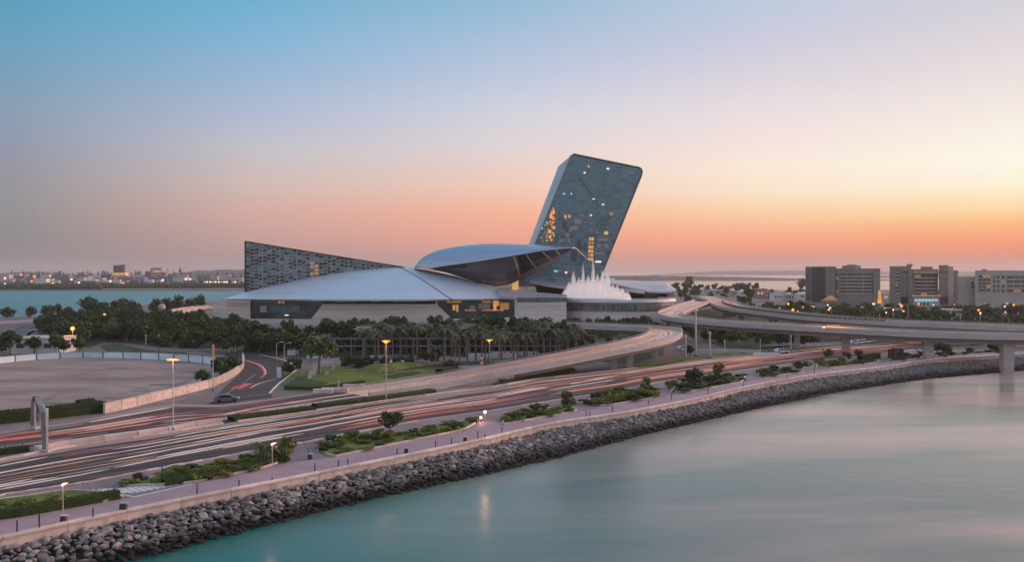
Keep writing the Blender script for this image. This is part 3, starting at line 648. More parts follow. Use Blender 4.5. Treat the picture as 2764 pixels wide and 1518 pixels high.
def shell_obj(a, b, n):
    top = shell(a, b, n); m_ = MB().loft(top, False)
    und = [[p-Vector((0, 0, .7)) for p in r] for r in top]; m_.loft([list(reversed(r)) for r in und], False)
    m_.strip(top[0], und[0]); m_.strip(list(reversed(top[-1])), list(reversed(und[-1])))
    m_.strip([r[0] for r in reversed(top)], [r[0] for r in reversed(und)]); m_.strip([r[-1] for r in top], [r[-1] for r in und])
    return m_
shell_obj(lambda v: 0, lambda v: seam(v)-.0042, 60).build('roof_shell', M['roof'], hall, sm=True)['label'] = 'large left roof shell'
shell_obj(lambda v: seam(v)+.0042, lambda v: 1, 30).build('roof_shell', M['roof'], hall, sm=True)['label'] = 'smaller right roof shell'
gv = [[roof_pt(seam(v)-.0042+.0084*i/2, v)-Vector((0, 0, .55)) for i in range(3)] for v in NV]
MB().loft(gv, False).build('roof_groove', M['seam'], hall)
# soffit under the eave
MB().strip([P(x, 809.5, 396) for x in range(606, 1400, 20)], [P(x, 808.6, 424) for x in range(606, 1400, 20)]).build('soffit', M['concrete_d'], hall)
# glazed wedge rising behind the roof
DG = 441.0
wedge_px = [(662,652),(1092,722.6),(1092,735),(662,800)]
M['lattice'] = mat('lattice', (.40, .43, .44), .45, .3, (.28, .31, .33), (.15, .15, .6), 5)
wg = MB().prism([P(x, y, DG) for x, y in wedge_px], [P(x, y, DG+26-16*(x-662)/430) for x, y in wedge_px]).build('glass_wedge', M['lattice'], hall)
MB().tube([P(661.5,651.5,DG-.3), P(1094,722.2,DG-.3)], .32, 4).build('edge_trim', M['steel_d'], wg)
MB().tube([P(661.5,651.5,DG-.3), P(661.5,800,DG-.3)], .30, 4).build('edge_trim', M['steel_d'], wg)
rnd = random.Random(21); cw, cn = 11.6, 0
for i in range(37):
    x0 = 663+i*cw; sh = (i % 2)*2.5
    for j in range(15):
        # rows tilt down to the right like the fascia and overlap in a broken bond
        ty = 653+x0*0-4+j*9.6+(x0-662)*.10+sh
        box = (x0+.9, ty, x0+cw-(2.8 if i % 4 == 3 else .8), ty+6.4)
        lowlim = ip(RIDGE, x0+8)+6
        if ty > lowlim: continue
        c = clip_poly([(662.8,653.4),(1090,722.9),(1090,734),(662.8,799)], box)
        if len(c) < 3 or area2(c) < 6: continue
        dy = rnd.uniform(.05, .28)
        k = rnd.choice([0,2,2,2,4,3,5,1])
        mm = M['glass_d'] if rnd.random() < .42 else GL[k]
        if 826 < x0 < 852 and 703 < ty < 738 and rnd.random() < .6: mm = M['lit_dim']  # orange reflection on the wedge, put in as glowing panels
        elif rnd.random() < .006: mm = M['lit_faint']
        MB().prism([P(x, y, DG-dy) for x, y in c], [P(x, y, DG-.02) for x, y in c]).build('glass_panel', mm, hall); cn += 1
print('wedge panels', cn)

# ------------------------------------------------------------------ pointed pod
pod = thing('beak_pavilion', 'pointed metal pod with blue upper shell and dark glazed belly', 'pavilion', (10, 440, 12))
PT = [(1118,722),(1128,708),(1141,695),(1160,684),(1181,676),(1208,669.5),(1236,665),(1270,661),(1304,658),(1340,657.5),(1372,658),(1410,659.5),(1453,661.5),(1500,664.5),(1552,667.5)]
PE = [(1118,722.5),(1165,724),(1209,717),(1290,706),(1385,691),(1453,679),(1500,673.5),(1552,669)]
PBL = [(1118,723),(1165,728),(1209,737),(1290,765),(1335,774),(1370,771),(1400,757),(1450,734),(1500,705),(1552,669.5)]
def wdt(x):
    t = (x-1118)/(1552-1118); return max(.02, (math.sin(math.pi*min(1, t**.8)))**.6)*15
xsp = [1118+ (1552-1118)*(.5-.5*math.cos(math.pi*i/44)) for i in range(45)]
def hull_ring(x):
    wv = wdt(x); T, E, Bm = P(x, ip(PT, x), 440), P(x, ip(PE, x), 440-wv), P(x, ip(PBL, x), 438-wv*.35)
    back = lambda p: Vector((p.x, 880-p.y, p.z))
    up = [E]
    for k in range(1, 8):
        a = k/8*math.pi/2; up.append(Vector((E.x+(T.x-E.x)*math.sin(a), T.y+(E.y-T.y)*math.cos(a), E.z+(T.z-E.z)*math.sin(a))))
    up.append(T)
    return up, [back(p) for p in reversed(up[:-1])], E, Bm
upper, lower = [], []
for x in xsp:
    u_, b_, E, Bm = hull_ring(x); upper.append(u_+b_)
    Eb = b_[-1]; md = E.lerp(Bm, .5)+Vector((0, -wdt(x)*.12, 0)); mdb = Vector((md.x, 880-md.y, md.z)); Bb = Vector((Bm.x, 880-Bm.y, Bm.z))
    lower.append([E-Vector((0, -.5, .25)), md, Bm, Bb, mdb, Eb-Vector((0, .5, .25))])
MB().loft(upper, False).build('upper_shell', M['roof_blue'], pod, sm=True)
MB().loft(lower, False).build('belly', M['hull'], pod)
def on_hull(x, t, out=.25):
    """point on the front lower side: t 0 at the shell edge, 1 at the keel"""
    _, _, E, Bm = hull_ring(x); md = E.lerp(Bm, .5)+Vector((0, -wdt(x)*.12, 0))
    p = (E-Vector((0, -.5, .25))).lerp(md, t*2) if t < .5 else md.lerp(Bm, t*2-1)
    return p+Vector((0, -out, -.0))
def hpatch(name, pts, m, parent, out=.25, thick=.2):
    """pts: list of ((x,t),(x,t)) pairs across the patch"""
    A_ = [[on_hull(a[0]+(b[0]-a[0])*k/5, a[1]+(b[1]-a[1])*k/5, out) for k in range(6)] for a, b in pts]
    B_ = [[p+Vector((0, thick, 0)) for p in r] for r in A_]
    mb = MB().loft(A_, False).loft([list(reversed(r)) for r in B_], False)
    mb.strip(A_[0], B_[0]); mb.strip(list(reversed(A_[-1])), list(reversed(B_[-1]))); mb.strip([r[0] for r in reversed(A_)], [r[0] for r in reversed(B_)]); mb.strip([r[-1] for r in A_], [r[-1] for r in B_])
    return mb.build(name, m, parent)
# keel band, copper rib, glazing and its mullions, darker nose panel
hpatch('keel_band', [((x, .80 if x < 1420 else .80-.18*(x-1420)/130), (x, .99)) for x in range(1300, 1549, 8)], M['hull_band'], pod, .35, .3)
gl = hpatch('glazing', [((1392+(x-1392), .03), (x+ (18 if x < 1405 else 0)*(1-(x-1392)/13 if x < 1405 else 0), .78 if x < 1420 else .78-.2*(x-1420)/130)) for x in range(1394, 1540, 8)], M['glass_d'], pod, .22, .15)
for xa, xb in ((1419, 1445), (1464, 1488), (1500, 1512)):
    hpatch('mullion', [((xa, .02), (xb, .74)), ((xa+2.2, .02), (xb+2.2, .74))], M['steel'], gl, .34, .25)
hpatch('copper_rib', [((1384, .01), (1403, .9)), ((1392, .01), (1405, .9))], M['copper'], pod, .4, .4)
hpatch('side_panel', [((x, .04), (x, .30)) for x in range(1172, 1262, 8)], M['seam'], pod, .12, .1)
# inclined strut from the tip, and the lit wall and stair under the belly
MB().tube([P(1553, 670, 446), P(1588, 703, 466)], .38, 6).build('strut', M['steel'], pod)
MB().box(P(1391, 770, 438), (3.0, 6, 4.6)).build('lit_core', M['wallamber'], pod)
MB().box(P(1408, 763, 441)+Vector((0, 0, -2)), (3.0, 5, 9)).build('core_wall', M['hull'], pod)
MB().prism([P(1345,778,436), P(1445,773,436), P(1450,797,436), P(1345,800,436)], [P(1345,778,450), P(1445,773,450), P(1450,797,450), P(1345,800,450)]).build('lower_lobby', M['concrete_w'], pod)

# ------------------------------------------------------------------ leaning tower
DT = 470.0
tower = thing('leaning_tower', 'tall leaning glass tower with rounded upper corner and scattered lights', 'tower', (26, 478, 0))
TF = [(1548,415)] + [(1548+(1727-1548)*i/1, 415+(452-415)*i/1) for i in (1,)] + [(1731.5,454.5),(1734,459),(1734,466),(1733,471),(1601,800),(1386,800),(1540,421)]
TBK = [(1512,446),(1690,468),(1695,470),(1696,472),(1696,476),(1695,480),(1575,800),(1374,800),(1507,449)]
MB().prism([P(x, y, DT) for x, y in TF], [P(x, y, DT+24) for x, y in TBK]).build('body', M['tower_side'], tower)
# edge frame round the face
fr = [P(x, y, DT-.35) for x, y in [(1548,415.5),(1727,452.5),(1732,456),(1733.4,462),(1732.4,471),(1601,799)]]
MB().tube(fr, .42, 5).build('edge_frame', M['mullion'], tower)
MB().tube([P(x, y, DT-.3) for x, y in [(1548,415.5),(1539.5,421),(1386,799)]], .36, 5).build('edge_frame', M['steel'], tower)
face = [(1548,416.2),(1726.5,453.2),(1731,456.5),(1732.6,461),(1732.2,468),(1600,798),(1387,798),(1541,421.5)]
sk_ = .4005                                     # lean: x shifts left as y grows
unsk = [(x+sk_*(y-415), y) for x, y in face]
rnd = random.Random(5); PW, PH = 16.5, 15.2; pcount = 0
big = [(1466,1512,560,650,'warm'),(1580,1600,638,712,'gold'),(1500,1520,578,600,'warm2')]
u_lo, u_hi = min(p[0] for p in unsk), max(p[0] for p in unsk)
for j in range(23):
    y0 = 416+j*PH; off = rnd.uniform(-6, 6); x0 = u_lo-4+off
    if y0 > 756: break
    while x0 < u_hi:
        pw = PW*rnd.choice([.8, 1, 1, 1.3, 1.6])
        c = clip_poly(unsk, (x0+.35, y0+.35, x0+pw-.35, y0+PH-.35)); x1 = x0+pw; xm, ym = (x0+x1)/2-sk_*(y0+PH/2-415), y0+PH/2
        x0 = x1
        if len(c) < 3 or area2(c) < 3: continue
        mm = TG[rnd.choice([0,0,1,1,0,3] if ym < 580 else [0,0,2,2,3])]  # lower panes take darker glass colours for their dimmer reflection
        dy = rnd.uniform(.06, .22)
        MB().prism([P(x-sk_*(y-415), y, DT-dy) for x, y in c], [P(x-sk_*(y-415), y, DT-.01) for x, y in c]).build('glass_panel', mm, tower); pcount += 1
print('tower panels', pcount)
def pane(x, y, w_, h_, m, nm='window_glow', n=4):
    pts = [(x-w_/2, y-h_/2), (x+w_/2, y-h_/2), (x+w_/2, y+h_/2), (x-w_/2, y+h_/2)] if n == 4 else [(x+w_/2*math.cos(6.283*k/n), y+h_/2*math.sin(6.283*k/n)) for k in range(n)]
    MB().prism([P(a, b, DT-.4) for a, b in pts], [P(a, b, DT-.23) for a, b in pts]).build(nm, M[m], tower)
for x, y, a, b, m_ in [(1589,449,6,7,'lit_warm'),(1641,455,8,5,'lit_white'),(1578,466,6,5,'lit_white'),(1624,511,6,5,'lit_faint'),(1522,523,6,6,'lit_cyan'),(1542,523,5,6,'lit_cyan'),(1603,537,8,4,'lit_white'),(1628,552,7,4,'lit_white')]:
    pane(x, y, a, b, m_, 'round_light', 10)
for x, y, a, b, m_ in [(1703,466,15,7,'lit_faint'),(1526,585,6,9,'lit_warm'),(1537,584,6,8,'lit_warm'),(1570,580,9,4,'lit_faint'),(1595,581,5,4,'lit_white'),(1595,603,6,5,'lit_faint'),(1596,621,6,9,'lit_faint'),(1540,620,8,11,'lit_faint'),(1531,635,11,10,'lit_faint'),(1535,649,8,12,'lit_faint'),
    (1636,629,11,9,'wallamber'),(1650,577,10,8,'lit_dim'),(1656,591,11,4,'lit_faint'),(1627,647,28,8,'lit_faint'),(1637,664,10,8,'lit_faint'),(1616,664,10,9,'lit_faint'),(1619,684,24,6,'lit_faint'),(1615,707,16,4,'lit_white'),(1516,649,14,6,'lit_faint'),(1560,598,18,14,'lit_faint'),
    (1500,732,10,5,'lit_cyan'),(1510,732,8,5,'lit_faint'),(1528,736,6,5,'lamp_pink'),(1552,615,16,10,'lit_faint'),(1612,628,8,7,'lit_faint')]:
    pane(x, y, a, b, m_)
r2 = random.Random(9)
for i in range(44):                             # orange reflection at lower left, given as glowing panes
    t = i/44; y = 562+t*90; x = 1493-9*t+r2.uniform(-1, 1)*(3+9*t); pane(x, y, r2.uniform(4, 8), r2.uniform(4, 8), r2.choice(['lit_warm','lit_warm','lit_dim','wallamber','lit_faint']), n=r2.choice([4, 8]))
for i in range(16): pane(r2.uniform(1462, 1480), r2.uniform(600, 655), r2.uniform(2.5, 5), r2.uniform(2.5, 5), r2.choice(['lit_dim','lit_faint','lit_warm','lit_cyan']))  # glints beside that reflection, also glowing panes
for i in range(12): pane(1593+(i % 2)*7-(i//2)*.6, 645+(i//2)*11, 6, 8, r2.choice(['wallamber','lit_dim','lit_warm']))  # golden reflection farther right, built from glowing panes
for x, y, a, b in [(1562,662,12,30),(1580,668,7,24),(1549,690,16,30),(1524,608,11,20)]:
    pane(x, y, a, b, 'mullion', 'dark_opening')
MB().tube([P(1561,478,DT-.3), P(1602,530,DT-.3), P(1616,558,DT-.3)], .22, 4).build('diagonal_joint', M['mullion'], tower)

# ------------------------------------------------------------------ low wing roofs behind the terrace
def sheetroof(name, label, top, bot, Dt, Db, m, thick=.9, cat='roof'):
    xs_ = [top[0][0]+(top[-1][0]-top[0][0])*i/16 for i in range(17)]
    T = [P(x, ip(top, x), Dt) for x in xs_]; Bq = [P(x, ip(bot, x), Db) for x in xs_]
    mid = [a.lerp(b, .5)+Vector((0, 0, .8)) for a, b in zip(T, Bq)]
    dn = lambda L: [p-Vector((0, 0, thick)) for p in L]
    return MB().loft([Bq, mid, T, dn(T), dn(Bq), Bq], False)
wing = thing('wing_hall', 'low hall with curved silver roof blades behind the fountain terrace', 'hall', (50, 470, 0))
sheetroof('', '', [(1430,760.5),(1450,747),(1540,745),(1660,752)], [(1430,761),(1480,770),(1545,779),(1660,790)], 500, 452, M['roof_grey']).build('roof_blade', M['roof_grey'], wing, sm=False)
sheetroof('', '', [(1640,757),(1700,757),(1760,760),(1800,764),(1824,781)], [(1640,762),(1700,776),(1755,787),(1800,788),(1824,786)], 500, 455, M['roof_grey']).build('roof_blade', M['roof_grey'], wing)
sheetroof('', '', [(1345,778),(1400,787),(1480,792),(1530,797)], [(1345,801.5),(1400,803),(1480,803),(1530,804)], 425, 404, M['roof_grey']).build('roof_blade', M['roof_grey'], wing)
sheetroof('', '', [(1600,762),(1680,768),(1740,782)], [(1600,772),(1680,782),(1740,790)], 480, 450, M['roof_grey']).build('roof_blade', M['roof_grey'], wing)
MB().prism([P(1440,770,470), P(1640,775,470), P(1640,860,470), P(1440,860,470)], [P(1440,770,500), P(1640,775,500), P(1640,860,500), P(1440,860,500)]).build('glazed_wall', M['glass_d'], wing)
MB().prism([P(1650,778,478), P(1805,786,478), P(1805,850,478), P(1650,850,478)], [P(1650,778,500), P(1805,786,500), P(1805,850,500), P(1650,850,500)]).build('glazed_wall', M['glass_d'], wing)
MB().prism([P(1801,788,462), P(1818,788,462), P(1822,815,462), P(1801,822,462)], [P(1801,788,474), P(1818,788,474), P(1822,815,474), P(1801,822,474)]).build('end_pier', M['concrete_w'], wing)
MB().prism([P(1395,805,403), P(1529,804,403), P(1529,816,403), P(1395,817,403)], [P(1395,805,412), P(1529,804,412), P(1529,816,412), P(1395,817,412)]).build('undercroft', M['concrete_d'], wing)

# ------------------------------------------------------------------ round fountain terrace with a band of window lettering
ter = thing('fountain_terrace', 'round pale terrace drum with patterned window band and white rim', 'terrace', (48, 432, 0))
tcx, tcy, tr = 49.0, 434.0, 30.0
def cyl(a, z, r): return Vector((tcx+r*math.sin(R(a)), tcy-r*math.cos(R(a)), z))
def arcwall(a0, a1, z0, z1, r0, r1, n=24, t=1.0):
    an = [a0+(a1-a0)*i/n for i in range(n+1)]
    return MB().loft([[cyl(a, z0, r0) for a in an], [cyl(a, z1, r1) for a in an], [cyl(a, z1, r1-t) for a in an], [cyl(a, z0, r0-t) for a in an], [cyl(a, z0, r0) for a in an]], False)
arcwall(-95, 110, 0, 6.6, tr, tr).build('wall', M['podium'], ter)
arcwall(-95, 110, 6.6, 11.0, tr-.5, tr-.5).build('wall', M['concrete_w'], ter)
arcwall(-100, 120, 11.0, 12.3, tr+.9, tr+.6, 40, 2.2).build('rim', M['white'], ter)
MB().lathe([(tr-1, 11.6), (.1, 11.7)], 48, (tcx, tcy, 0)).build('terrace_deck', M['pave_grey'], ter)
MB().lathe([(17, 12.0), (16.4, 12.9), (15.6, 12.9), (15.4, 12.3)], 40, (tcx-9, tcy-11, 0)).build('basin', M['white'], ter)
band = arcwall(-52, 66, 7.2, 10.6, tr+.0, tr+.0, 30, .3).build('window_band', GL[3], ter)
for i in range(17):                              # letter-like ornament: rings, bars and arcs, then plain panes to the right
    a = -50+i*4.0
    k = [3,0,2,1,3,2,0,4,1,4,2,3,0,4,1,2,4][i]
    def seg(a0, z0, a1, z1, w_=.22):
        MB().tube([cyl(a0, z0, tr+.18), cyl(a1, z1, tr+.18)], w_, 4).build('ornament', M['concrete_d'], band)
    if k == 0:
        MB().tube([cyl(a+1.5*math.cos(6.283*q/10), 8.9+1.3*math.sin(6.283*q/10), tr+.18) for q in range(11)], .2, 4).build('ornament', M['concrete_d'], band)
    elif k == 1:
        seg(a-1.2, 7.6, a-1.2, 10.3); seg(a+.9, 7.6, a+.9, 10.3); seg(a-1.2, 10.0, a+.9, 8.0)
    elif k == 2:
        MB().tube([cyl(a+1.3*math.cos(6.283*q/10+.6), 8.9+1.3*math.sin(6.283*q/10+.6), tr+.18) for q in range(9)], .2, 4).build('ornament', M['concrete_d'], band); seg(a-1.2, 8.9, a+1.2, 8.9)
    elif k == 4:
        seg(a-1.3, 7.7, a+.2, 10.2); seg(a+.2, 10.2, a+1.4, 7.7); seg(a+.2, 7.7, a+.2, 9.0)
    else:
        seg(a-.9, 7.6, a-.9, 10.3); seg(a+.3, 7.6, a+.3, 10.3); seg(a+1.4, 8.4, a+1.4, 10.3)
for i in range(6): arcwall(19+i*7.4, 24.8+i*7.4, 7.5, 10.3, tr+.12, tr+.12, 3, .2).build('pane', GL[5], band)
fnt = thing('fountain', 'tall white fountain jets spraying on the round terrace', 'fountain', (tcx-9, tcy-11, 12))
rj = random.Random(2)
def jet(px, ytop, D, w0, n=14):
    b = P(px, 808, D); b.z = 12.2; t = P(px, ytop, D); hgt = t.z-b.z
    rings = []
    for k in range(17):
        q = k/16; rr = w0*(max(0, 1-q**2.6)**.8*(1.05-.35*q)+.01)
        rings.append([b+Vector((rr*math.cos(6.283*i/n)*1.0, rr*math.sin(6.283*i/n)*.8, hgt*q)) for i in range(n)])
    MB().loft(rings, True, False).build('water_jet', M['spray'], fnt, sm=True)
def mist(x0, x1, ytop, D, ry):
    c = P((x0+x1)/2, 808, D); c.z = 12.2; rx = (x1-x0)/2/F*D; hh = (808-ytop)/F*D; n = 28
    MB().loft([[c+Vector((rx*k*math.cos(6.283*i/n)*(1+.03*math.sin(6.283*i/n*2)), ry*k*math.sin(6.283*i/n), hh*z*(1+.06*math.sin(6.283*i/n*3+z*3)))) for i in range(n)] for k, z in ((1, 0), (.97, .2), (.9, .45), (.78, .7), (.58, .9), (.3, 1.0))], True, False).build('spray_veil', M['mist'], fnt, sm=True)
mist(1518, 1652, 772, 418, 6); mist(1524, 1646, 758, 421, 4); mist(1640, 1704, 790, 418, 4)
for px, yt, w0 in [(1527,779,1.7),(1536,760,1.6),(1548,731,1.35),(1562,748,1.5),(1574,710,1.0),(1588,741,1.5),(1601,692,1.1),(1613,738,1.5),(1626,727,1.3),(1640,733,1.45),
    (1654,766,1.5),(1666,768,1.4),(1679,777,1.5),(1692,787,1.5)]:
    jet(px, yt, 418+rj.uniform(-5, 5), w0*(1.45 if yt > 720 else 1.2))

# ------------------------------------------------------------------ ramps and viaducts
def offset(pts, d):
    out = []
    for i, p in enumerate(pts):
        t = (pts[min(i+1, len(pts)-1)]-pts[max(i-1, 0)]); t.z = 0; t.normalize(); out.append(p+Vector((-t.y, t.x, 0))*d)
    return out
def zs(L, dz): return [p+Vector((0, 0, dz)) for p in L]
def viaduct(name, label, cl, wd, girder=1.5, par=1.0, deckm='deck', cat='viaduct', n=8, seg=7.0):
    c = smooth(cl, n); root = thing(name, label, cat, c[0].copy())
    l, r = offset(c, wd/2), offset(c, -wd/2)
    MB().strip(r, l).build('deck', M[deckm], root)
    li, ri = offset(c, wd/2-1.2), offset(c, -wd/2+1.2)
    MB().loft([zs(r, -.02), zs(r, -.55), zs(ri, -.6), zs(ri, -girder), zs(li, -girder), zs(li, -.6), zs(l, -.55), zs(l, -.02)], False).build('girder', M['girder'], root)
    for sgn in (1, -1):
        o, i_ = offset(c, sgn*(wd/2+.12)), offset(c, sgn*(wd/2-.22))
        MB().loft([zs(o, -.6), zs(o, par), zs(i_, par), zs(i_, .02)], False).build('parapet', M['concrete'], root)
        MB().tube(zs(offset(c, sgn*(wd/2-.05)), par+.38), .06, 4).build('handrail', M['steel'], root)
        pm = MB().box((0, 0, .2), (.09, .09, .4)).mesh('rail_post', M['steel'])
        for p in resample(zs(offset(c, sgn*(wd/2-.05)), par), 4.0): inst('rail_post', pm, root, p-c[0])
    return root, c
def pier(root, c, at, w_, dpt, ztop, zbot=0, cap=None, m='concrete'):
    x, y = at; MB().box((x, y, (ztop+zbot)/2), (w_, dpt, ztop-zbot)).build('pier', M[m], root)
    if cap: MB().prism([(x-w_*.6, y-dpt*.6, ztop-.9), (x+w_*.6, y-dpt*.6, ztop-.9), (x+w_*.6, y+dpt*.6, ztop-.9), (x-w_*.6, y+dpt*.6, ztop-.9)],
                       [(x-cap/2, y-dpt*.7, ztop), (x+cap/2, y-dpt*.7, ztop), (x+cap/2, y+dpt*.7, ztop), (x-cap/2, y+dpt*.7, ztop)]).build('pier_cap', M[m], root)
RP = [(960,1066,.06),(1080,1050,.25),(1200,1030,.8),(1330,1005,2),(1445,985,3),(1600,955,4.5),(1700,935,5.5),(1768,918,6.2),(1797,903,6.6),(1788,893,6.8),(1743,888.5,7),(1660,885,7.2),(1553,881,7.5),(1450,878.5,7.8),(1352,878.5,8),(1250,881,8),(1100,884,8),(950,888,8)]
ramp, rc_ = viaduct('loop_ramp', 'hairpin ramp climbing from the highway and doubling back by the palms', [G(x, y, z) for x, y, z in RP], 9.5, 1.6, .9)
for px, py, z in [(1553,881,7.5),(1450,878.5,7.8),(1500,879.5,7.6),(1610,883,7.3),(1660,885,7.2),(1700,887,7.1),(1395,878.5,7.9),(1330,879,8),(1260,881,8)]:
    p = G(px, py, z); pier(ramp, rc_, (p.x, p.y), 1.3, 1.3, z-1.5)
for px, py, z in [(1768,918,6.2),(1700,935,5.5),(1655,944,5.0)]:
    p = G(px, py, z); pier(ramp, rc_, (p.x, p.y), 1.6, 2.2, z-1.5, 0, 4)
rl = [q for q in rc_]
def deckline(root, c, o, i0, i1, wd, m, dz=.012, name='lane_line_light_trail'):  # flat deck strip, for lane lines and painted light trails
    L = c[i0:i1]; MB().strip(zs(offset(L, o-wd/2), dz), zs(offset(L, o+wd/2), dz)).build(name, m, root)
deckline(ramp, rc_, 3.7, 20, 62, .9, M['light_trail_red']); deckline(ramp, rc_, 1.2, 10, 70, .5, M['paint']); deckline(ramp, rc_, -1.6, 6, 76, .6, M['paint']); deckline(ramp, rc_, -3.6, 4, 80, .3, M['pale_trail_band']); deckline(ramp, rc_, 2.6, 34, 66, .4, M['light_trail_pink']); deckline(ramp, rc_, 0, 70, 128, .35, M['paint'])
rr_ = random.Random(77)
def trails(root, c, lo, hi, wd, n, kinds):  # coloured strips that imitate the light trails of traffic
    for i in range(n):
        a = rr_.randrange(lo, hi-6); b = min(hi, a+rr_.randrange(6, 26)); deckline(root, c, rr_.uniform(-wd, wd), a, b, rr_.uniform(.35, 1.0), M[rr_.choice(kinds)], .016+.002*(i % 6))
trails(ramp, rc_, 4, 84, 3.8, 26, ['paint', 'light_trail_orange', 'light_trail_red', 'light_trail_pink', 'light_trail_red'])
# solid flank of the ramp where it leaves the ground
lowc = rc_[4:27]
MB().loft([zs(offset(lowc, -4.6), -.5), [Vector((p.x, p.y, -.3)) for p in offset(lowc, -4.4)]], False).build('retaining_wall', M['concrete_w'], ramp)

VA = [(200,244,6.8),(170,245.5,6.8),(143,248,6.8),(121,257,6.8),(103,278,6.7),(84,303,6.6),(69,320,7),(62,335,7.6),(63,354,8.0),(72,385,8.4),(85,425,8.7),(97,460,8.9),(104,482,8.9)]
va, ca = viaduct('viaduct', 'long front viaduct sweeping in an S from the right edge towards the terrace', [Vector(v) for v in VA], 9.5, 2.0, 1.0)
for (x, y, zb, w_, m_) in [(138.6,248.5,SEA-2,2.9,'concrete'),(120.6,257,0,2.4,'concrete'),(104.2,277,0,2.2,'concrete'),(93.5,291,0,1.6,'concrete'),(79,309,0,1.6,'concrete'),(68,322,0,1.8,'concrete'),(62.5,338,0,1.5,'concrete'),(64,356,0,1.5,'concrete'),(73,388,0,1.6,'concrete'),(172,245.5,SEA-2,3.1,'concrete')]:
    pier(va, ca, (x, y), w_, w_*.8, 4.9, zb, w_*1.25 if w_ < 3 else None)
deckline(va, ca, -2.2, 24, 88, .5, M['paint']); deckline(va, ca, 1.6, 8, 90, .6, M['paint']); deckline(va, ca, 3.5, 4, 94, .3, M['pale_trail_band']); deckline(va, ca, .2, 56, 94, 1.2, M['paint'])
VB = [(127,590,8.9),(124,560,8.9),(117,500,8.6),(109,450,8.1),(107,412,7.7),(112,382,7.3),(121,344,6.9),(139,317,6.6),(160,304,6.3),(180,294,6.1),(225,284,6)]
vb, cb = viaduct('viaduct', 'rear viaduct curving from behind the front one towards the right edge', [Vector(v) for v in VB], 15, 2.0, .9)
for (x, y) in [(109,452),(107,414),(112,383),(117,362),(121,345),(130,329),(140,317.5),(160,305),(181,295)]: pier(vb, cb, (x, y), 2.4, 1.8, 5.4, 0, 6)
for o, a, b, w_, k in [(-5.6, 6, 78, .7, 'paint'), (-3.2, 8, 60, .6, 'light_trail_pink'), (-.8, 10, 78, .9, 'light_trail_red'), (1.6, 4, 70, .6, 'paint'), (4, 10, 78, .9, 'light_trail_pink'), (6, 4, 78, .5, 'light_trail_red')]: deckline(vb, cb, o, a, b, w_, M[k])
trails(va, ca, 4, 92, 3.8, 26, ['paint', 'light_trail_orange', 'paint', 'light_trail_pink'])
trails(vb, cb, 4, 78, 6.5, 38, ['paint', 'light_trail_red', 'light_trail_pink', 'light_trail_red', 'light_trail_orange'])
mb = thing('median_rail', 'dark slatted rail along the middle of the rear viaduct', 'guard rail', cb[20].copy())
for p, q in zip(resample(cb[18:56], 2.2), resample(cb[18:56], 2.2)[1:]):
    MB().box(p.lerp(q, .5)+Vector((0, 0, .62)), (1.9, .12, 1.1), math.atan2(q.y-p.y, q.x-p.x)).build('rail_panel', M['steel_d'], mb)
# little loop road round the left end of the podium
lr, cl_ = viaduct('curved_ramp', 'small curved ramp wrapping round the left end of the podium', [G(x, y, z) for x, y, z in [(660,890,3),(640,888,3),(575,873,3),(505,864,3),(468,856,3),(466,848,3),(485,841,3.2),(522,834,3.5),(575,829,4)]], 8, 1.2, .9)
deckline(lr, cl_, 2.4, 4, 60, .8, M['light_trail_red']); deckline(lr, cl_, -1, 4, 60, 1.2, M['light_trail_pink'])
for x, y in [(575,873),(505,864),(468,854),(485,841)]:
    p = G(x, y, 3); pier(lr, cl_, (p.x, p.y), 1.2, 1.2, 2)

# ------------------------------------------------------------------ access road, lot, paths, lawns on the left and centre
def road(name, L_, R_, m, label, z=.022, n=8):
    a, b = smooth([G(x, y, z) for x, y in L_], n), smooth([G(x, y, z) for x, y in R_], n)
    return struct(MB().strip(a, b).build(name, m), label)
acc = road('access_road', [(560,1096),(600,1052),(650,1006),(662,985),(650,970),(600,957),(520,950)], [(735,1074),(735,1052),(770,1028),(798,998),(780,980),(705,960),(600,946)], M['asphalt'], 'dark access road curving up from the highway')
def gline(parent, pts, wd, m, z=.03, name='lane_line_light_trail', n=8):  # ground strip for kerb-side lines and painted light trails
    c = smooth([G(x, y, z) for x, y in pts], n); return MB().strip(offset(c, -wd/2), offset(c, wd/2)).build(name, m, parent)
gline(acc, [(728,1062),(752,1037),(775,1020),(797,1002),(801,994),(770,974),(700,958)], .5, M['paint'], .034)
gline(acc, [(660,975),(690,982),(712,1000),(712,1015),(700,1022)], .55, M['light_trail_red'], .034)
gline(acc, [(658,972),(700,985),(716,1000),(716,1012)], .3, M['paint'], .04)
gline(acc, [(635,1050),(655,1042),(672,1036)], 2.2, M['light_trail_red'], .034)
gline(acc, [(560,1090),(600,1070),(650,1040),(690,1010)], .35, M['pale_trail_band'], .034)
gline(acc, [(676,1048),(700,1036),(745,1024)], .4, M['paint'], .034)
lot = sheet('sandy_lot', [G(-260,1140), G(-200,985), G(5,981), G(145,969), G(212,967), G(330,968), G(440,972), G(540,980), G(600,989), G(650,996), G(640,1005), G(600,1028), G(470,1060), G(285,1110), G(0,1142)], .014, M['sand'], 'wide empty lot of raked pale sand')
for px, wd in [([(60,1120),(160,1060),(300,1040),(430,1050),(520,1020)],.5),([(64,1124),(166,1064),(304,1044),(434,1054),(526,1023)],.5),([(220,1010),(290,997),(360,994),(420,992),(470,996)],.6),([(20,1050),(140,1030),(260,1036),(360,1022),(540,1004)],.45),([(100,1000),(200,1012),(330,1008),(450,1020),(560,1016)],.5),([(240,1085),(330,1062),(420,1040),(500,1035)],.5)]:
    c_ = smooth([G(x, y, .022) for x, y in px], 8); MB().strip(offset(c_, -wd/2), offset(c_, wd/2)).build('tyre_track', lot_m, lot)
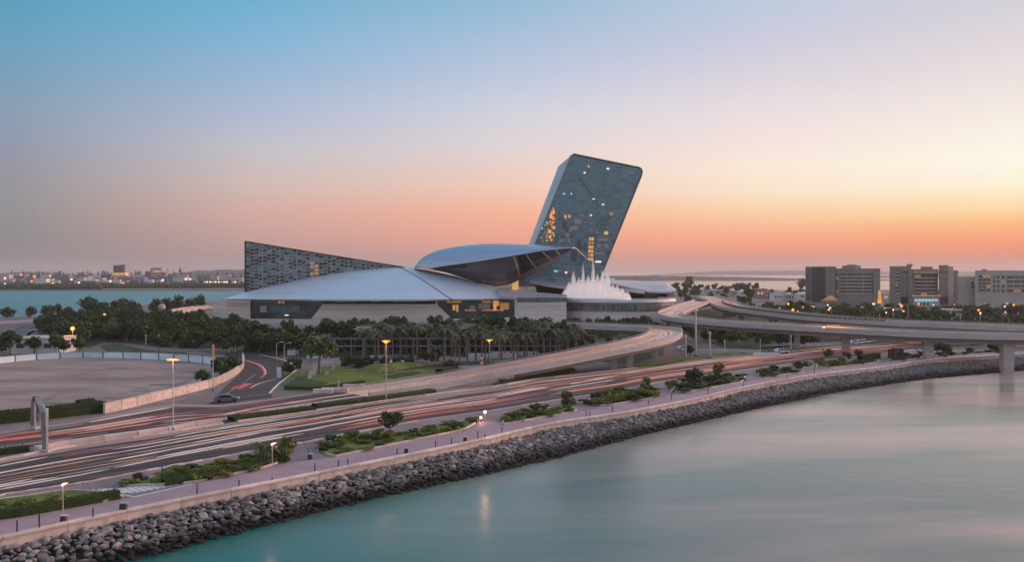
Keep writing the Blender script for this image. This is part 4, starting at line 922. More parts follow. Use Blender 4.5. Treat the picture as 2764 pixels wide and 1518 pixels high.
for px, py, a_, b_ in [(318,995,3.2,1.4),(440,1040,3.4,1.2),(383,1057,2.4,1.0),(300,1076,2.6,1.0),(170,1090,4,1.6)]:
    g_ = G(px, py, .026); MB().poly([g_+Vector((a_*math.cos(6.283*k/11)*(1+.25*math.sin(k*3.7)), b_*math.sin(6.283*k/11)*(1+.25*math.cos(k*2.9)), 0)) for k in range(11)]).build('dark_patch', M['earth'], lot)  # patches of darker earth on the sand
road('verge', [(-300,1166),(0,1152),(285,1118),(470,1070),(600,1036),(650,1006)], [(-300,1215),(0,1170),(285,1130),(470,1086),(600,1060),(656,1010)], M['pave_grey'], 'grey verge between lot wall and highway', .018)
road('far_left_road', [(-150,922),(0,908),(60,890),(110,878),(165,866),(240,852)], [(-150,905),(0,897),(60,882),(110,872),(165,861),(240,848)], M['asphalt_far'], 'grey road curving along the left shore')
road('far_left_path', [(-150,886),(0,876),(100,868),(180,858)], [(-150,876),(0,868),(100,861),(180,853)], M['pave'], 'pale shore promenade at far left')
road('far_left_path', [(20,925),(60,915),(75,900),(100,884)], [(36,926),(72,914),(86,900),(108,886)], M['pave'], 'pale curved path at far left')
road('side_road', [(130,940),(110,930),(70,908),(90,892)], [(150,938),(130,926),(88,908),(104,894)], M['asphalt_far'], 'dark curved side road left of the grove')
road('back_road', [(420,962),(500,952),(620,944),(700,938)], [(420,952),(500,944),(620,937),(700,932)], M['asphalt_far'], 'dark service road behind the hoarding')
road('garden_path', [(860,985),(960,975),(1060,968),(1200,972),(1300,980)], [(860,972),(960,962),(1060,958),(1200,962),(1300,968)], M['pave'], 'pale path before the palm row')
road('garden_path', [(1160,1000),(1190,990),(1150,980),(1120,974)], [(1195,1000),(1215,990),(1180,978),(1150,972)], M['pave_grey'], 'short winding path in the garden')
road('underpass_road', [(1830,985),(1950,965),(2060,950),(2170,938),(2300,928)], [(1830,972),(1950,953),(2060,940),(2170,930),(2300,920)], M['pave_grey'], 'grey service lane under the viaducts')
road('cross_road', [(2000,946),(2040,936),(2090,926),(2180,922)], [(2060,950),(2110,940),(2170,930),(2230,926)], M['asphalt_far'], 'lane passing beneath the front viaduct')
road('shore_road', [(1890,812),(2050,818),(2300,832),(2764,850),(3200,860)], [(1890,808),(2050,813),(2300,826),(2764,842),(3200,850)], M['asphalt_far'], 'street before the office blocks')
def mound(name, px, hgt, m, label, seed=0):
    poly = [G(x, y) for x, y in px]; c = sum(poly, Vector())/len(poly); rings = []
    rp_ = resample(poly+[poly[0]], 1.6)
    for t in (0, .12, .3, .55, .8, .97):
        rings.append([Vector((p.x+(c.x-p.x)*t, p.y+(c.y-p.y)*t, .03+hgt*(math.sin(min(1, t*1.5)*1.57))+(.18*noise.noise((p.x*.15+seed, p.y*.15, t*3)) if t else 0))) for p in rp_])
    n = len(rp_); mb_ = MB().loft(rings, True); mb_.add(rings[-1], [tuple(range(n))]) 
    return stuff(mb_.build(name, m, sm=True), label)
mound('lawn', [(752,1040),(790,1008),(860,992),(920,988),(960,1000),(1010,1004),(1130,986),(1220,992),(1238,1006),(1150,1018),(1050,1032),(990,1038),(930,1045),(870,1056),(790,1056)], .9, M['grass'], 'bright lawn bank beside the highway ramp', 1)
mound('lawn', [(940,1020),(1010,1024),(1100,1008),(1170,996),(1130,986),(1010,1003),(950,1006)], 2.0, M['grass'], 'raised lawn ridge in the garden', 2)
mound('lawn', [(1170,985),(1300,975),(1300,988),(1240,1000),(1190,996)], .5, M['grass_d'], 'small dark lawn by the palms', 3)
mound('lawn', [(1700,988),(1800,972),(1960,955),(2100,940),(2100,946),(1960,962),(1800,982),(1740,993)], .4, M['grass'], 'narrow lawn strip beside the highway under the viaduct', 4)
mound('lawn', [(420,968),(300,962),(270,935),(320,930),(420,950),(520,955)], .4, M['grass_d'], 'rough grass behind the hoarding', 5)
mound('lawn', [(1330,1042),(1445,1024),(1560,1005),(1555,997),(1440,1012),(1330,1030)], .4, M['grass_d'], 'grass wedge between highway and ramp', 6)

def gmound(*a): return mound(*a)
gmound('lawn', [(760,1044),(800,1020),(840,1030),(930,1036),(925,1042),(870,1052),(795,1054)], .7, M['grass_d'], 'darker lower lawn slope by the highway', 7)  # this slope simply has a darker grass colour
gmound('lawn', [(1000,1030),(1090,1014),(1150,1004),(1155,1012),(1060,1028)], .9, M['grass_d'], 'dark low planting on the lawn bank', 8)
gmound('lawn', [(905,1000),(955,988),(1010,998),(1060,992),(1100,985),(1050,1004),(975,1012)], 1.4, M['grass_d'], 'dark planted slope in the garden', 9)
# planting beds along the promenade
BEDS = [('leftmost planting bed, at the left edge of the promenade', [(-60,1368),(0,1353),(60,1346),(175,1328),(280,1333),(330,1336),(330,1348),(0,1404),(-60,1414)], 'grass'),
 ('long planting bed just right of the hatched triangle', [(333,1316),(348,1303),(435,1290),(470,1268),(600,1255),(640,1245),(700,1229),(781,1223),(765,1247),(700,1269),(520,1305),(430,1312)], 'grass'),
 ('lens shaped planting bed below the small round tree', [(857,1222),(862,1209),(910,1190),(1035,1171),(1116,1171),(1154,1159),(1279,1133),(1299,1136),(1252,1163),(905,1235)], 'grass'),
 ('planting bed right of the globe lamp', [(1357,1148),(1360,1127),(1420,1112),(1526,1102),(1559,1107),(1552,1114)], 'grass'),
 ('planting bed full of tall shrubs, middle of the promenade', [(1571,1092),(1607,1073),(1727,1057),(1768,1057),(1768,1075),(1635,1098)], 'grass_d'),
 ('planting bed with a spiky dark clump at its left end', [(1811,1061),(1841,1029),(1963,1016),(2014,1016),(2001,1034),(1849,1061)], 'grass_d'),
 ('wedge shaped planting bed right of the white paved gap', [(2047,1015),(2050,1002),(2107,997),(2178,1004),(2072,1020)], 'grass_d'),
 ('small bed before the far right shrubbery', [(2133,993),(2150,985),(2183,984),(2186,992),(2160,996)], 'soil'),
 ('rightmost long planting bed near the viaduct pier', [(2205,994),(2207,975),(2262,978),(2373,974),(2368,980),(2235,996)], 'grass_d'),
 ('dark bed beside the big viaduct pier', [(2400,975),(2420,960),(2500,955),(2500,963),(2440,976)], 'soil'),
 ('bed between the two big viaduct piers', [(2530,966),(2530,957),(2700,948),(2700,953)], 'soil')]
bedpoly = []
for lab, px, m_ in BEDS:
    poly = [G(x, y) for x, y in px]; c = sum(poly, Vector())/len(poly)
    b = thing('planting_bed', lab, 'planting bed', Vector((c.x, c.y, 0)))
    MB().prism([Vector((p.x, p.y, .0)) for p in poly], [Vector((p.x+(c.x-p.x)*.01, p.y+(c.y-p.y)*.01, .20)) for p in poly]).build('soil', M[m_], b)
    pl = resample(poly+[poly[0]], 2.5)
    for a, q in zip(pl, pl[1:]):
        if (q-a).length < .3: continue
        MB().box(a.lerp(q, .5)+Vector((0, 0, .13)), ((q-a).length-.04, .25, .26), math.atan2(q.y-a.y, q.x-a.x)).build('kerb_stone', M['kerb'], b)
    bedpoly.append([(p.x, p.y) for p in poly])

# ------------------------------------------------------------------ vegetation
def leaf_cloud(seed, n, rad, zc, shape, leaf, clumps=14, holes=.25, tilt=1.0):
    """many small leaf-sized faces gathered in clumps through the crown volume"""
    r = random.Random(seed); mb_ = MB(); cl = []
    for _ in range(clumps):
        for _t in range(50):
            v = Vector((r.uniform(-1, 1), r.uniform(-1, 1), r.uniform(-1, 1)))
            if .25 < v.length < 1: break
        cl.append((Vector((v.x*rad[0]*.72, v.y*rad[1]*.72, zc+v.z*rad[2]*.72)), r.uniform(.26, .48)*min(rad[0], rad[2])*1.1))
    V, Fc = [], []
    for i in range(n):
        c, cr = cl[r.randrange(clumps)]
        d = Vector((r.gauss(0, 1), r.gauss(0, 1), r.gauss(0, 1))).normalized()
        p = c+d*cr*r.uniform(.55, 1.05)
        if p.z < zc-rad[2]*shape: p.z = zc-rad[2]*shape+r.uniform(0, .4)
        a = (d+Vector((r.uniform(-1, 1), r.uniform(-1, 1), r.uniform(-1, 1)))*.9).normalized(); u = a.orthogonal().normalized(); w_ = a.cross(u)
        ph = r.uniform(0, 6.28); u, w_ = u*math.cos(ph)+w_*math.sin(ph), w_*math.cos(ph)-u*math.sin(ph)
        s_ = leaf*r.uniform(.6, 1.3); k = len(V)
        V += [p-u*s_, p+w_*s_*.55, p+u*s_, p-w_*s_*.55]; Fc.append((k, k+1, k+2, k+3))
    mb_.v = V; mb_.f = Fc; return mb_
CROWN = {
 'round': [leaf_cloud(10+i, 850, (3.0, 3.0, 2.5), 4.4, 1, .42, 15).mesh('crown', M['leaf']) for i in range(4)],
 'olive': [leaf_cloud(20+i, 1100, (3.2, 3.2, 3.4), 6.4, 1, .42, 18).mesh('crown', M['leaf_o']) for i in range(2)],
 'bush': [leaf_cloud(30+i, 900, (1.6, 1.6, 1.1), .95, .85, .165, 12).mesh('foliage', M['leaf_l']) for i in range(6)],
 'dbush': [leaf_cloud(40+i, 700, (1.5, 1.5, 1.3), 1.1, .85, .2, 10).mesh('foliage', M['leaf']) for i in range(3)],
 'tall': [leaf_cloud(50+i, 850, (2.5, 2.5, 2.2), 7.4, 1, .46, 14).mesh('crown', M['leaf']) for i in range(3)],
 'dome': [leaf_cloud(60+i, 800, (3.0, 3.0, 2.6), 2.6, .95, .40, 22).mesh('crown', M['leaf']) for i in range(2)],
 'far': [leaf_cloud(70+i, 300, (3.2, 3.2, 2.6), 3.9, 1, .75, 12).mesh('crown', M['leaf']) for i in range(4)]}
def trunk_mesh(h, r, seed, limbs=3):
    q = random.Random(seed); top = Vector((q.uniform(-.25, .25), q.uniform(-.25, .25), h)); m_ = MB()
    m_.tube([(0, 0, -.1), Vector((q.uniform(-.1, .1), q.uniform(-.1, .1), h*.5)), top], [r, r*.75, r*.55], 6)
    for k in range(limbs):
        a = 6.28*k/limbs+q.uniform(-.4, .4); m_.tube([top*.92, top+Vector((math.cos(a)*h*.22, math.sin(a)*h*.22, h*.24))], [r*.45, r*.2], 5)
    return m_.mesh('trunk', M['bark'])
TRUNK = {'round': trunk_mesh(2.8, .2, 1), 'olive': trunk_mesh(4.6, .38, 2, 4), 'tall': trunk_mesh(6.0, .17, 3), 'dome': trunk_mesh(1.5, .22, 4), 'far': trunk_mesh(2.6, .24, 5, 2)}
def palm_meshes(seed, h, nf=17, fl=2.7):
    q = random.Random(seed); t = MB().tube([(0, 0, -.1), (q.uniform(-.15, .15), 0, h*.5), (0, 0, h)], [.26, .19, .17], 7).mesh('trunk', M['bark']); m_ = MB()
    for k in range(nf):
        a = 6.2832*k/nf+q.uniform(-.25, .25); up = q.uniform(.1, 1.05); L = fl*q.uniform(.8, 1.15); d = Vector((math.cos(a), math.sin(a), 0)); sd = Vector((-d.y, d.x, 0))
        spine = [Vector((0, 0, h))+d*L*s*math.cos(up*(1-s*.5))+Vector((0, 0, L*(math.sin(up)*s-1.05*s*s*(.6+.4*(1-up))))) for s in (0, .25, .5, .75, 1)]
        for i in range(4):
            b0, b1 = spine[i], spine[i+1]
            for e in range(3):
                p0 = b0.lerp(b1, e/3); w_ = .75*math.sin(math.pi*min(1, (i+e/3)/4*.82+.18))
                for sg in (1, -1):
                    tip = p0+sd*sg*w_+(b1-b0)*.5+Vector((0, 0, -.28*w_)); k2 = p0+(b1-b0)*.34
                    m_.add([p0, tip, k2], [(0, 1, 2)])
        m_.tube(spine, [.035, .03, .025, .02, .01], 3)
    return t, m_.mesh('fronds', M['palm'])
PALM = [palm_meshes(80, 7.2), palm_meshes(81, 8.2, 19, 2.9), palm_meshes(82, 6.4), palm_meshes(83, 2.3, 14, 1.9)]
vr = random.Random(44)
def tree(kind, loc, sc, label, group=None, cat='tree', name=None):
    nm = {'round': 'round_tree', 'olive': 'olive_tree', 'tall': 'tall_tree', 'dome': 'clipped_tree', 'far': 'leafy_tree'}[kind]
    t = thing(name or nm, label, cat, loc, vr.uniform(0, 6.28), group); t.scale = (sc*vr.uniform(.9, 1.15), sc*vr.uniform(.9, 1.15), sc*vr.uniform(.9, 1.12))
    inst('trunk', TRUNK[kind], t); inst('crown', vr.choice(CROWN[kind]), t); return t
def palm(loc, sc, label, group=None, k=None):
    k = vr.randrange(3) if k is None else k
    t = thing('palm_tree', label, 'palm', loc, vr.uniform(0, 6.28), group); t.scale = (sc,)*3
    inst('trunk', PALM[k][0], t); inst('fronds', PALM[k][1], t); return t
def bush(kind, loc, sc, label, group=None, cat='shrub'):
    o = inst('shrub', vr.choice(CROWN[kind]), None, loc, vr.uniform(0, 6.28), sc); return tag(o, label, cat, group)
def zone(x, cuts, names):
    for c_, n_ in zip(cuts, names):
        if x < c_: return n_
    return names[-1]
def third(v, lo, hi, names=('at the left end', 'in the middle', 'at the right end')): return names[0 if v < lo+(hi-lo)/3 else 1 if v < lo+(hi-lo)*2/3 else 2]
# dark grove left of the hall
grove = [G(x, y) for x, y in [(100,902),(150,925),(240,940),(275,925),(330,925),(430,938),(600,945),(720,940),(720,912),(640,893),(540,884),(470,876),(400,866),(300,856),(230,862),(150,872),(105,886)]]
gp = [(p.x, p.y) for p in grove]
for i, (x, y) in enumerate(scatter(gp, 120, 6.0, vr)):
    z_ = zone(x, (-165, -140, -110), ('at the left tip of the grove', 'in the left half of the grove', 'in the right half of the grove', 'at the right end of the grove by the podium')); z_ += ', front side' if y < 345 else ', water side' if y > 400 else ', middle depth'; tree('round' if i % 3 else 'dome', (x, y, 0) if i % 3 == 0 else (x, y, -1.6), vr.uniform(1.1, 1.5), 'bushy dark tree '+z_, 'trees '+z_)
for px, py, sc, lab in [(20,858,1.3,'leftmost clipped dome tree on the far left shore'),(82,856,1.25,'pointed dome tree, second along the left shore'),(122,852,1.1,'left of the two touching dome trees on the left shore'),(135,851,1.15,'right of the two touching dome trees on the left shore'),(154,848,1.15,'small pointed tree right of the touching dome trees'),
    (235,842,1.9,'tallest dome tree at the waterside edge of the grove'),(257,846,1.7,'dome tree right of the tallest waterside one'),(283,847,1.5,'waterside dome tree behind the taller orange lamp'),(310,840,1.3,'small waterside dome tree before the channel'),(334,835,1.5,'round waterside tree standing apart near the pale path'),(420,846,1.8,'waterside tree left of the small beige dome'),(450,842,1.9,'waterside tree right of the small beige dome'),(482,840,1.8,'dome tree nearest the curved ramp, left one'),(512,838,1.7,'dome tree nearest the curved ramp, middle one'),(538,836,1.9,'dome tree nearest the curved ramp, right one'),(362,850,1.6,'dome tree in the middle of the waterside row')]:
    tree('dome', G(px, py), sc, lab, 'dome trees by the water')
for px, py, sc, lab in [(28,962,1.15,'bushy tree left of the white cube house'),(8,965,.9,'bush at the left edge behind the hoarding'),(92,957,.9,'small round tree before the white cube house'),(158,957,1.0,'tree right of the white cube house'),(172,958,.8,'low tree behind the hoarding bend'),(215,955,.9,'tree by the orange lamp behind the hoarding'),(430,950,.8,'dark shrub tree behind the hoarding centre'),(610,958,.7,'low tree by the access road entrance')]:
    tree('round', G(px, py), sc, lab)
# row before the podium
for px, py, k, sc, lab in [(640,955,'round',1.3,'bushy tree left of the access road bend'),(670,950,'round',1.4,'tree in the row directly below the left window bay'),(705,950,'round',1.35,'tree left of the two bent lamp posts'),(735,955,'round',1.4,'tree behind the two bent lamp posts'),(770,958,'round',1.5,'dark tree between lamp posts and big olive tree'),(800,965,'round',1.4,'dark tree just left of the big olive tree'),(885,950,'tall',1.2,'tall tree right behind the big olive tree'),(905,955,'tall',1.1,'tree between olive tree and pergola'),(930,958,'tall',1.0,'first tree along the pergola'),(958,958,'tall',1.0,'second tree along the pergola'),(990,958,'tall',1.05,'tree before the pergola left of the orange lamp'),(1055,955,'tall',1.15,'tree just right of the tall palm'),(1085,958,'tall',1.1,'tree right of the orange lamp head'),(1110,957,'tall',1.0,'slim tree in the middle of the pergola'),(1135,960,'tall',1.0,'low crowned tree in the middle row'),(1160,960,'tall',.95,'low tree left of the dark paired trees'),(1195,957,'tall',1.2,'left of the dark paired trees before the podium'),(1218,960,'tall',1.0,'right of the dark paired trees before the podium'),(1330,955,'tall',1.05,'tree among the right palms'),(1450,950,'tall',1.0,'dark tree at the ramp end of the row'),(1475,948,'tall',.95,'rightmost tree of the row, against the ramp fascia')]:
    tree(k, G(px, py), sc*(.8 if px < 830 else 1), lab, 'trees before the podium')
tree('olive', G(862,1018), 1.12, 'big olive tree on the lawn beside leaning slabs', None)
tree('tall', G(838,985), 1.0, 'narrow tree behind the big olive tree', None)
for px, py, k, sc, lab in [(1023,965,1,1.15,'tall spiky palm just left of the orange lamp post'),(1240,985,0,1.05,'palm with leaning fronds beside the bent lamp'),(1262,982,1,1.0,'palm left of the orange globe lamp'),(1300,985,0,1.1,'bushy palm behind the orange globe lamp'),(1348,985,1,1.0,'palm left of the twin trunks'),(1386,978,0,1.05,'palm with fronds against the ramp fascia'),(1398,980,1,.95,'second palm against the ramp fascia'),(1423,975,0,1.0,'palm left of the ramp piers'),(1450,972,1,1.0,'palm in front of the first ramp pier'),(1500,965,0,1.05,'palm right of the first ramp pier'),(1530,960,0,.95,'large palm at the right end of the row'),(1550,958,2,.9,'last palm before the open ramp span'),(1176,990,2,.8,'short palm on the small lawn'),(1320,978,2,1.0,'short palm before the white low wall')]:
    palm(G(px, py), sc, lab, 'palms before the podium', k)
for px, py, sc, lab in [(1176,984,1.6,'round clipped shrub beside the pale garden path'),(1146,980,1.5,'dark shrub left of the round clipped one'),(795,1000,1.5,'dark shrub at the access road bend'),(778,1012,1.3,'low shrub beside the curved white kerb'),(975,1003,1.9,'dark shrub mass on the garden slope'),(1000,1000,1.8,'second dark shrub on the garden slope'),(940,994,1.7,'dark shrub between leaning slabs and garden slope'),(1040,998,1.5,'shrub before the pale block'),(1075,992,1.4,'shrub right of the pale block'),(1105,990,1.3,'small shrub at the slope top'),(1320,1000,1.1,'low shrub by the orange post'),(1210,1000,1.2,'square clipped shrub by the ramp start'),(1228,1003,1.2,'second square shrub by the ramp start')]:
    bush('dbush', G(px, py), sc, lab)
for px, py, sc, lab in [(870,880,.9,''),]: pass
def thicket(name, label, spots):
    m_ = MB(); V, Fc = [], []
    for p, sc in spots:
        me = vr.choice(CROWN['dbush']); a = vr.uniform(0, 6.28); ca, sa = math.cos(a)*sc, math.sin(a)*sc; b = len(V)
        V += [Vector((v.co.x*ca-v.co.y*sa+p[0], v.co.x*sa+v.co.y*ca+p[1], v.co.z*sc)) for v in me.vertices]; Fc += [tuple(i+b for i in f.vertices) for f in me.polygons]
    m_.v = V; m_.f = Fc; stuff(m_.build(name, M['leaf']), label)
thicket('undergrowth', 'dark undergrowth in the shade behind the palms and pergola', [(G(x, 958+vr.uniform(-4, 4))+Vector((0, 12, 0)), vr.uniform(1.6, 2.2)) for x in range(640, 1560, 16)])
thicket('undergrowth', 'dark undergrowth in the shade beneath the hairpin ramp', [(G(vr.uniform(1390, 1790), vr.uniform(905, 936)), vr.uniform(1.2, 2.0)) for _ in range(70)])
thicket('undergrowth', 'dark undergrowth between the trees of the left grove', [((x, y), vr.uniform(1.6, 2.6)) for x, y in scatter(gp, 120, 4.0, vr)])
for i in range(32):
    x = 630+i*29+vr.uniform(-8, 8); z_ = zone(x, (740, 870, 1043, 1200, 1400), ('above the access road bend', 'left of the big olive tree', 'behind the left end of the pergola', 'behind the pergola right of the dish lamp', 'behind the right half of the pergola', 'where the ramp deck meets the trees'))
    tree('tall', G(x, 950+vr.uniform(-6, 5)), vr.uniform(.95, 1.22)*(.84 if x < 860 else 1), 'slim dark tree '+z_, 'trees '+z_)
for i in range(26):
    x = 985+i*23+vr.uniform(-8, 8); z_ = zone(x, (1043, 1130, 1228, 1321, 1450), ('left of the orange dish lamp', 'right of the tall dish lamp', 'before the middle of the pergola', 'between the bent lamp and the orange lamp', 'right of the orange lamp in the palm row', 'near the ramp piers'))
    palm(G(x, 968+vr.uniform(-8, 8)), vr.uniform(.95, 1.25), 'slender palm '+z_, 'palms '+z_, vr.randrange(2))
# trees on the terrace slope by the ramps
for px, py, sc, lab in [(1450,889,1.0,'lone small tree above the ramp deck'),(1530,889,1.1,'first tree in the clump left of the front viaduct'),(1555,889,1.2,'second tree in the clump left of the viaduct'),(1585,889,1.1,'third tree of the clump above the ramp'),(1612,890,1.2,'dark tree in the middle of the ramp clump'),(1640,890,1.35,'tall tree in the ramp clump'),(1665,892,1.3,'spiky topped tree in the ramp clump'),(1690,894,1.35,'wide tree right in the ramp clump'),(1715,895,1.4,'large tree above the hairpin'),(1742,897,1.4,'large dark tree above the hairpin, right one'),(1770,900,1.3,'tree behind the hairpin bend'),(1795,903,1.2,'tree between hairpin and front viaduct')]:
    tree('round', G(px, py)+Vector((0, 0, -1.2)), sc*.8, lab, 'trees above the hairpin ramp')
under = [(64,300),(75,300),(88,288),(104,290),(104,330),(100,380),(92,400),(76,372),(68,350),(66,330)]
for x, y in scatter(under, 48, 3.6, vr): z_ = third(x, 66, 104, ('near the tall bowl lamp', 'midway', 'near the orange lit pier'))+(', close to the front viaduct' if y < 330 else ', close to the rear viaduct'); tree('round', (x, y, -.6), vr.uniform(.6, .82), 'low dark tree between the viaducts '+z_, 'low trees between the viaducts '+z_)
for px, py, sc, lab in [(1985,952,1.2,'dark palm-like tree beneath the front viaduct'),(2065,940,.55,'round shrub under the front viaduct'),(1862,965,.5,'shrub left of the tall globe lamp'),(2120,925,.75,'hedge tree right of the underpass lane'),(2150,923,.8,'bushy tree under the viaduct, centre'),(2185,922,.75,'bushy tree left of the orange lit pier')]:
    tree('round', G(px, py), sc, lab)
# woodland before the office blocks
wood = [(118,470),(150,360),(200,330),(290,300),(330,420),(330,560),(240,560),(200,600),(140,600)]
for x, y in scatter(wood, 125, 7.0, vr):
    z_ = 'beside the rear viaduct' if y < 400 else zone(x, (180, 250), ('left of the office blocks', 'before the left office block', 'before the right office blocks'))
    tree('far', (x, y, -1.4), vr.uniform(.75, 1.15)*(1 if y < 460 else .82), 'dark leafy tree '+z_, 'woodland trees '+z_)
thicket('undergrowth', 'dark undergrowth in the woodland by the office blocks', [((x, y), vr.uniform(2.0, 3.4)) for x, y in scatter(wood, 150, 6.0, vr)])
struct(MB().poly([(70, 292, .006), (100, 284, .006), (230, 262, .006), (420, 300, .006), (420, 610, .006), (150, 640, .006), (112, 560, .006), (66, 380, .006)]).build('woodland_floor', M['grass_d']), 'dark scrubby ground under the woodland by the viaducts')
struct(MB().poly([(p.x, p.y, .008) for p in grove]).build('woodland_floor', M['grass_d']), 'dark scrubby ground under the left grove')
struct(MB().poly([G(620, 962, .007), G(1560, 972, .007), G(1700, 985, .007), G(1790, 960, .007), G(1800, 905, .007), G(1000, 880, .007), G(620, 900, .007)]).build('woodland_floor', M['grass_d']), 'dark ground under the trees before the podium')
wood2 = [(125,620),(190,610),(215,700),(300,900),(300,1050),(170,1080),(150,800)]
for x, y in scatter(wood2, 40, 12, vr): tree('far', (x, y, 0), vr.uniform(1.0, 1.6), 'tree among the low villas '+third(x, 130, 290, ('beside the rear viaduct head', 'left of the office blocks', 'behind the office blocks')), 'trees among the villas '+third(x, 130, 290, ('beside the viaduct head', 'left of the offices', 'behind the offices')))
for px, sc, lab in [(1824,1.7,'big dome tree right of the wing roof end'),(1852,2.4,'largest dome tree on the bright shore'),(1873,1.2,'first small shore tree right of the largest dome'),(1886,1.2,'second small shore tree right of the largest dome'),(1899,1.2,'third small shore tree in the row'),(1910,1.1,'fourth small shore tree in the row'),(1930,1.4,'leaning shore tree in the middle of the row'),(1949,1.1,'small shore tree right of the leaning one'),(1971,.9,'smallest shore tree in the row'),(1987,1.4,'round shore tree right of the smallest'),(2003,1.3,'last shore tree before the wood'),(2020,1.5,'shore tree where the wood begins'),(2040,1.6,'shore tree in the thick of the wood'),(2165,1.9,'spreading shore tree left of the first office block'),(2190,1.6,'shore tree beside the first office block')]:
    tree('far', G(px, 787 if px < 1900 else 786), sc*1.25, lab, 'round trees on the right shore')
for px, py, sc, lab in [(2330,820,1.0,'tree before the left office block'),(2660,815,1.3,'broad tree before the right office block'),(2700,812,1.3,'broad dark tree at the right edge'),(2570,800,1.2,'tall tree between the middle and right blocks'),(2590,806,1.2,'second tree between the middle and right blocks'),(2750,840,1.0,'palmlike tree at the right edge by the viaduct')]:
    tree('far', G(px, py), sc*1.3, lab)
# promenade shrubs
BL = ['leftmost bed', 'bed right of the hatched triangle', 'lens shaped bed', 'bed right of the globe lamp', 'middle bed of tall shrubs', 'bed with the spiky clump', 'wedge shaped bed', 'small bed by the right shrubbery', 'rightmost long bed', 'dark bed beside the big pier', 'bed between the two big piers']
for i, (n_, d_, s0, s1, k) in enumerate([(7,3.2,.7,1.0,'bush'),(36,1.7,.55,.85,'bush'),(34,1.8,.5,.85,'bush'),(24,1.6,.5,.85,'bush'),(34,1.5,.75,1.1,'bush'),(28,1.7,.6,1.05,'dbush'),(16,1.6,.6,1.0,'dbush'),(6,1.9,.6,.9,'dbush'),(14,2.3,.6,1.0,'bush'),(14,2.0,.7,1.1,'dbush'),(14,2.3,.6,1.0,'dbush')]):
    bp = bedpoly[i]
    if i == 2: bp = bp
    for x, y in scatter(bp, n_, d_, vr):
        if i == 0 and y > 95: continue
        q_ = vr.uniform(s0, s1); hi = vr.random(); fl = vr.uniform(.30, .48) if hi < .72 else vr.uniform(.6, .9); kk = k if vr.random() < .72 else 'dbush'
        hd = 'low spreading shrub' if hi < .72 else 'taller leafy shrub'
        bx = [q[0]/q[1] for q in bp]; z_ = third(x/y, min(bx), max(bx)); tn = 'bright' if kk == 'bush' else 'dark'
        bush(kk, (x, y, .12), (q_*1.3, q_*1.3, q_*fl), tn+' '+hd+' '+z_+' of the '+BL[i], tn+' '+hd+'s '+z_+' of the '+BL[i])
tree('round', G(1054,1177), .62, 'small round tree on the lens shaped bed')
for px, py, sc, lab in [(710,1250,1.0,'small palm in the bed left of the white post'),(722,1252,.85,'second small palm beside the white post')]: palm(G(px, py), sc, lab, None, 3)
for px, py, sc, k, lab in [(1535,1094,1.25,'dbush','lone round shrub at the highway edge left of the middle bed'),(1742,1046,1.05,'bush','lone flowering shrub above the middle bed'),(1812,1050,1.1,'bush','round shrub by the white paved gap'),(1940,1010,1.3,'bush','lone shrub above the spiky bed'),(2238,968,1.2,'dbush','round shrub above the rightmost long bed'),(2285,971,1.0,'dbush','low shrub above the rightmost long bed'),(2320,968,1.2,'dbush','spreading shrub above the rightmost long bed'),(1868,1043,1.9,'dbush','tall spiky clump in the bed below the red light trails'),(775,1215,1.0,'bush','loose shrub behind the white post'),(585,1015,1.9,'dbush','dome shaped tree bush inside the lot wall'),(545,1041,1.5,'dbush','smaller dome bush inside the lot wall'),(605,1005,1.6,'dbush','rear bush inside the lot wall'),(628,1000,1.8,'dbush','right bush inside the lot wall'),(640,1005,1.5,'dbush','last bush at the lot wall end'),(610,1018,1.5,'dbush','front bush inside the lot wall'),(2540,955,1.6,'dbush','dark round shrub right of the big pier'),(2552,957,1.4,'dbush','second dark shrub right of the big pier'),(2680,950,1.5,'dbush','dark shrub by the pier in the water')]:
    bush(k, G(px, py), sc, lab)
# hedges
def hedge(px_line, h, wd, label, leaf=.16):
    c = resample([G(x, y) for x, y in px_line], 1.0); root = thing('hedge', label, 'hedge', c[0].copy())
    l, r = offset(c, wd/2), offset(c, -wd/2)
    MB().loft([r, zs(r, h*.93), zs(l, h*.93), l], False).build('core', M['hedge'], root)
    V, Fc = [], []
    for i in range(int(len(c)*26*(h+wd))):
        k = vr.randrange(len(c)-1); p = c[k].lerp(c[k+1], vr.random()); t = (c[k+1]-c[k]).normalized(); n = Vector((-t.y, t.x, 0))
        if vr.random() < h/(h+wd): q = p+n*(wd/2+.03)*(-1 if vr.random() < .8 else 1)+Vector((0, 0, vr.uniform(0, h)))
        else: q = p+n*vr.uniform(-wd/2, wd/2)+Vector((0, 0, h*.95+vr.uniform(-.05, .12)))
        u = Vector((vr.gauss(0, 1), vr.gauss(0, 1), vr.gauss(0, 1))).normalized(); w_ = u.orthogonal().normalized(); b = len(V); V += [q-u*leaf, q+w_*leaf*.6, q+u*leaf]; Fc.append((b, b+1, b+2))
    m_ = MB(); m_.v = V; m_.f = Fc; m_.build('leaves', M['leaf'], root)
hedge([(-200,1160),(0,1143),(140,1128),(284,1111)], 1.9, 3.2, 'long dark clipped hedge before the sandy lot')
hedge([(210,1096),(254,1090)], 1.0, 1.6, 'short dark hedge clump on the sandy lot')
hedge([(-200,1245),(0,1229),(86,1216)], .8, 1.6, 'low hedge on the median left of the arch')
hedge([(622,1138),(740,1123),(845,1109)], .8, 2.2, 'long reddish green median hedge left of the tall lamp')
hedge([(848,1105),(960,1092),(1045,1080),(1170,1062)], .9, 2.0, 'long green median hedge beside the tall lamp')
hedge([(-40,1408),(60,1394),(330,1345)], 1.0, 1.0, 'clipped hedge along the front of the leftmost bed')
hedge([(440,1312),(560,1294),(700,1262),(778,1240)], .8, 1.4, 'clipped hedge along the bed right of the hatched triangle')
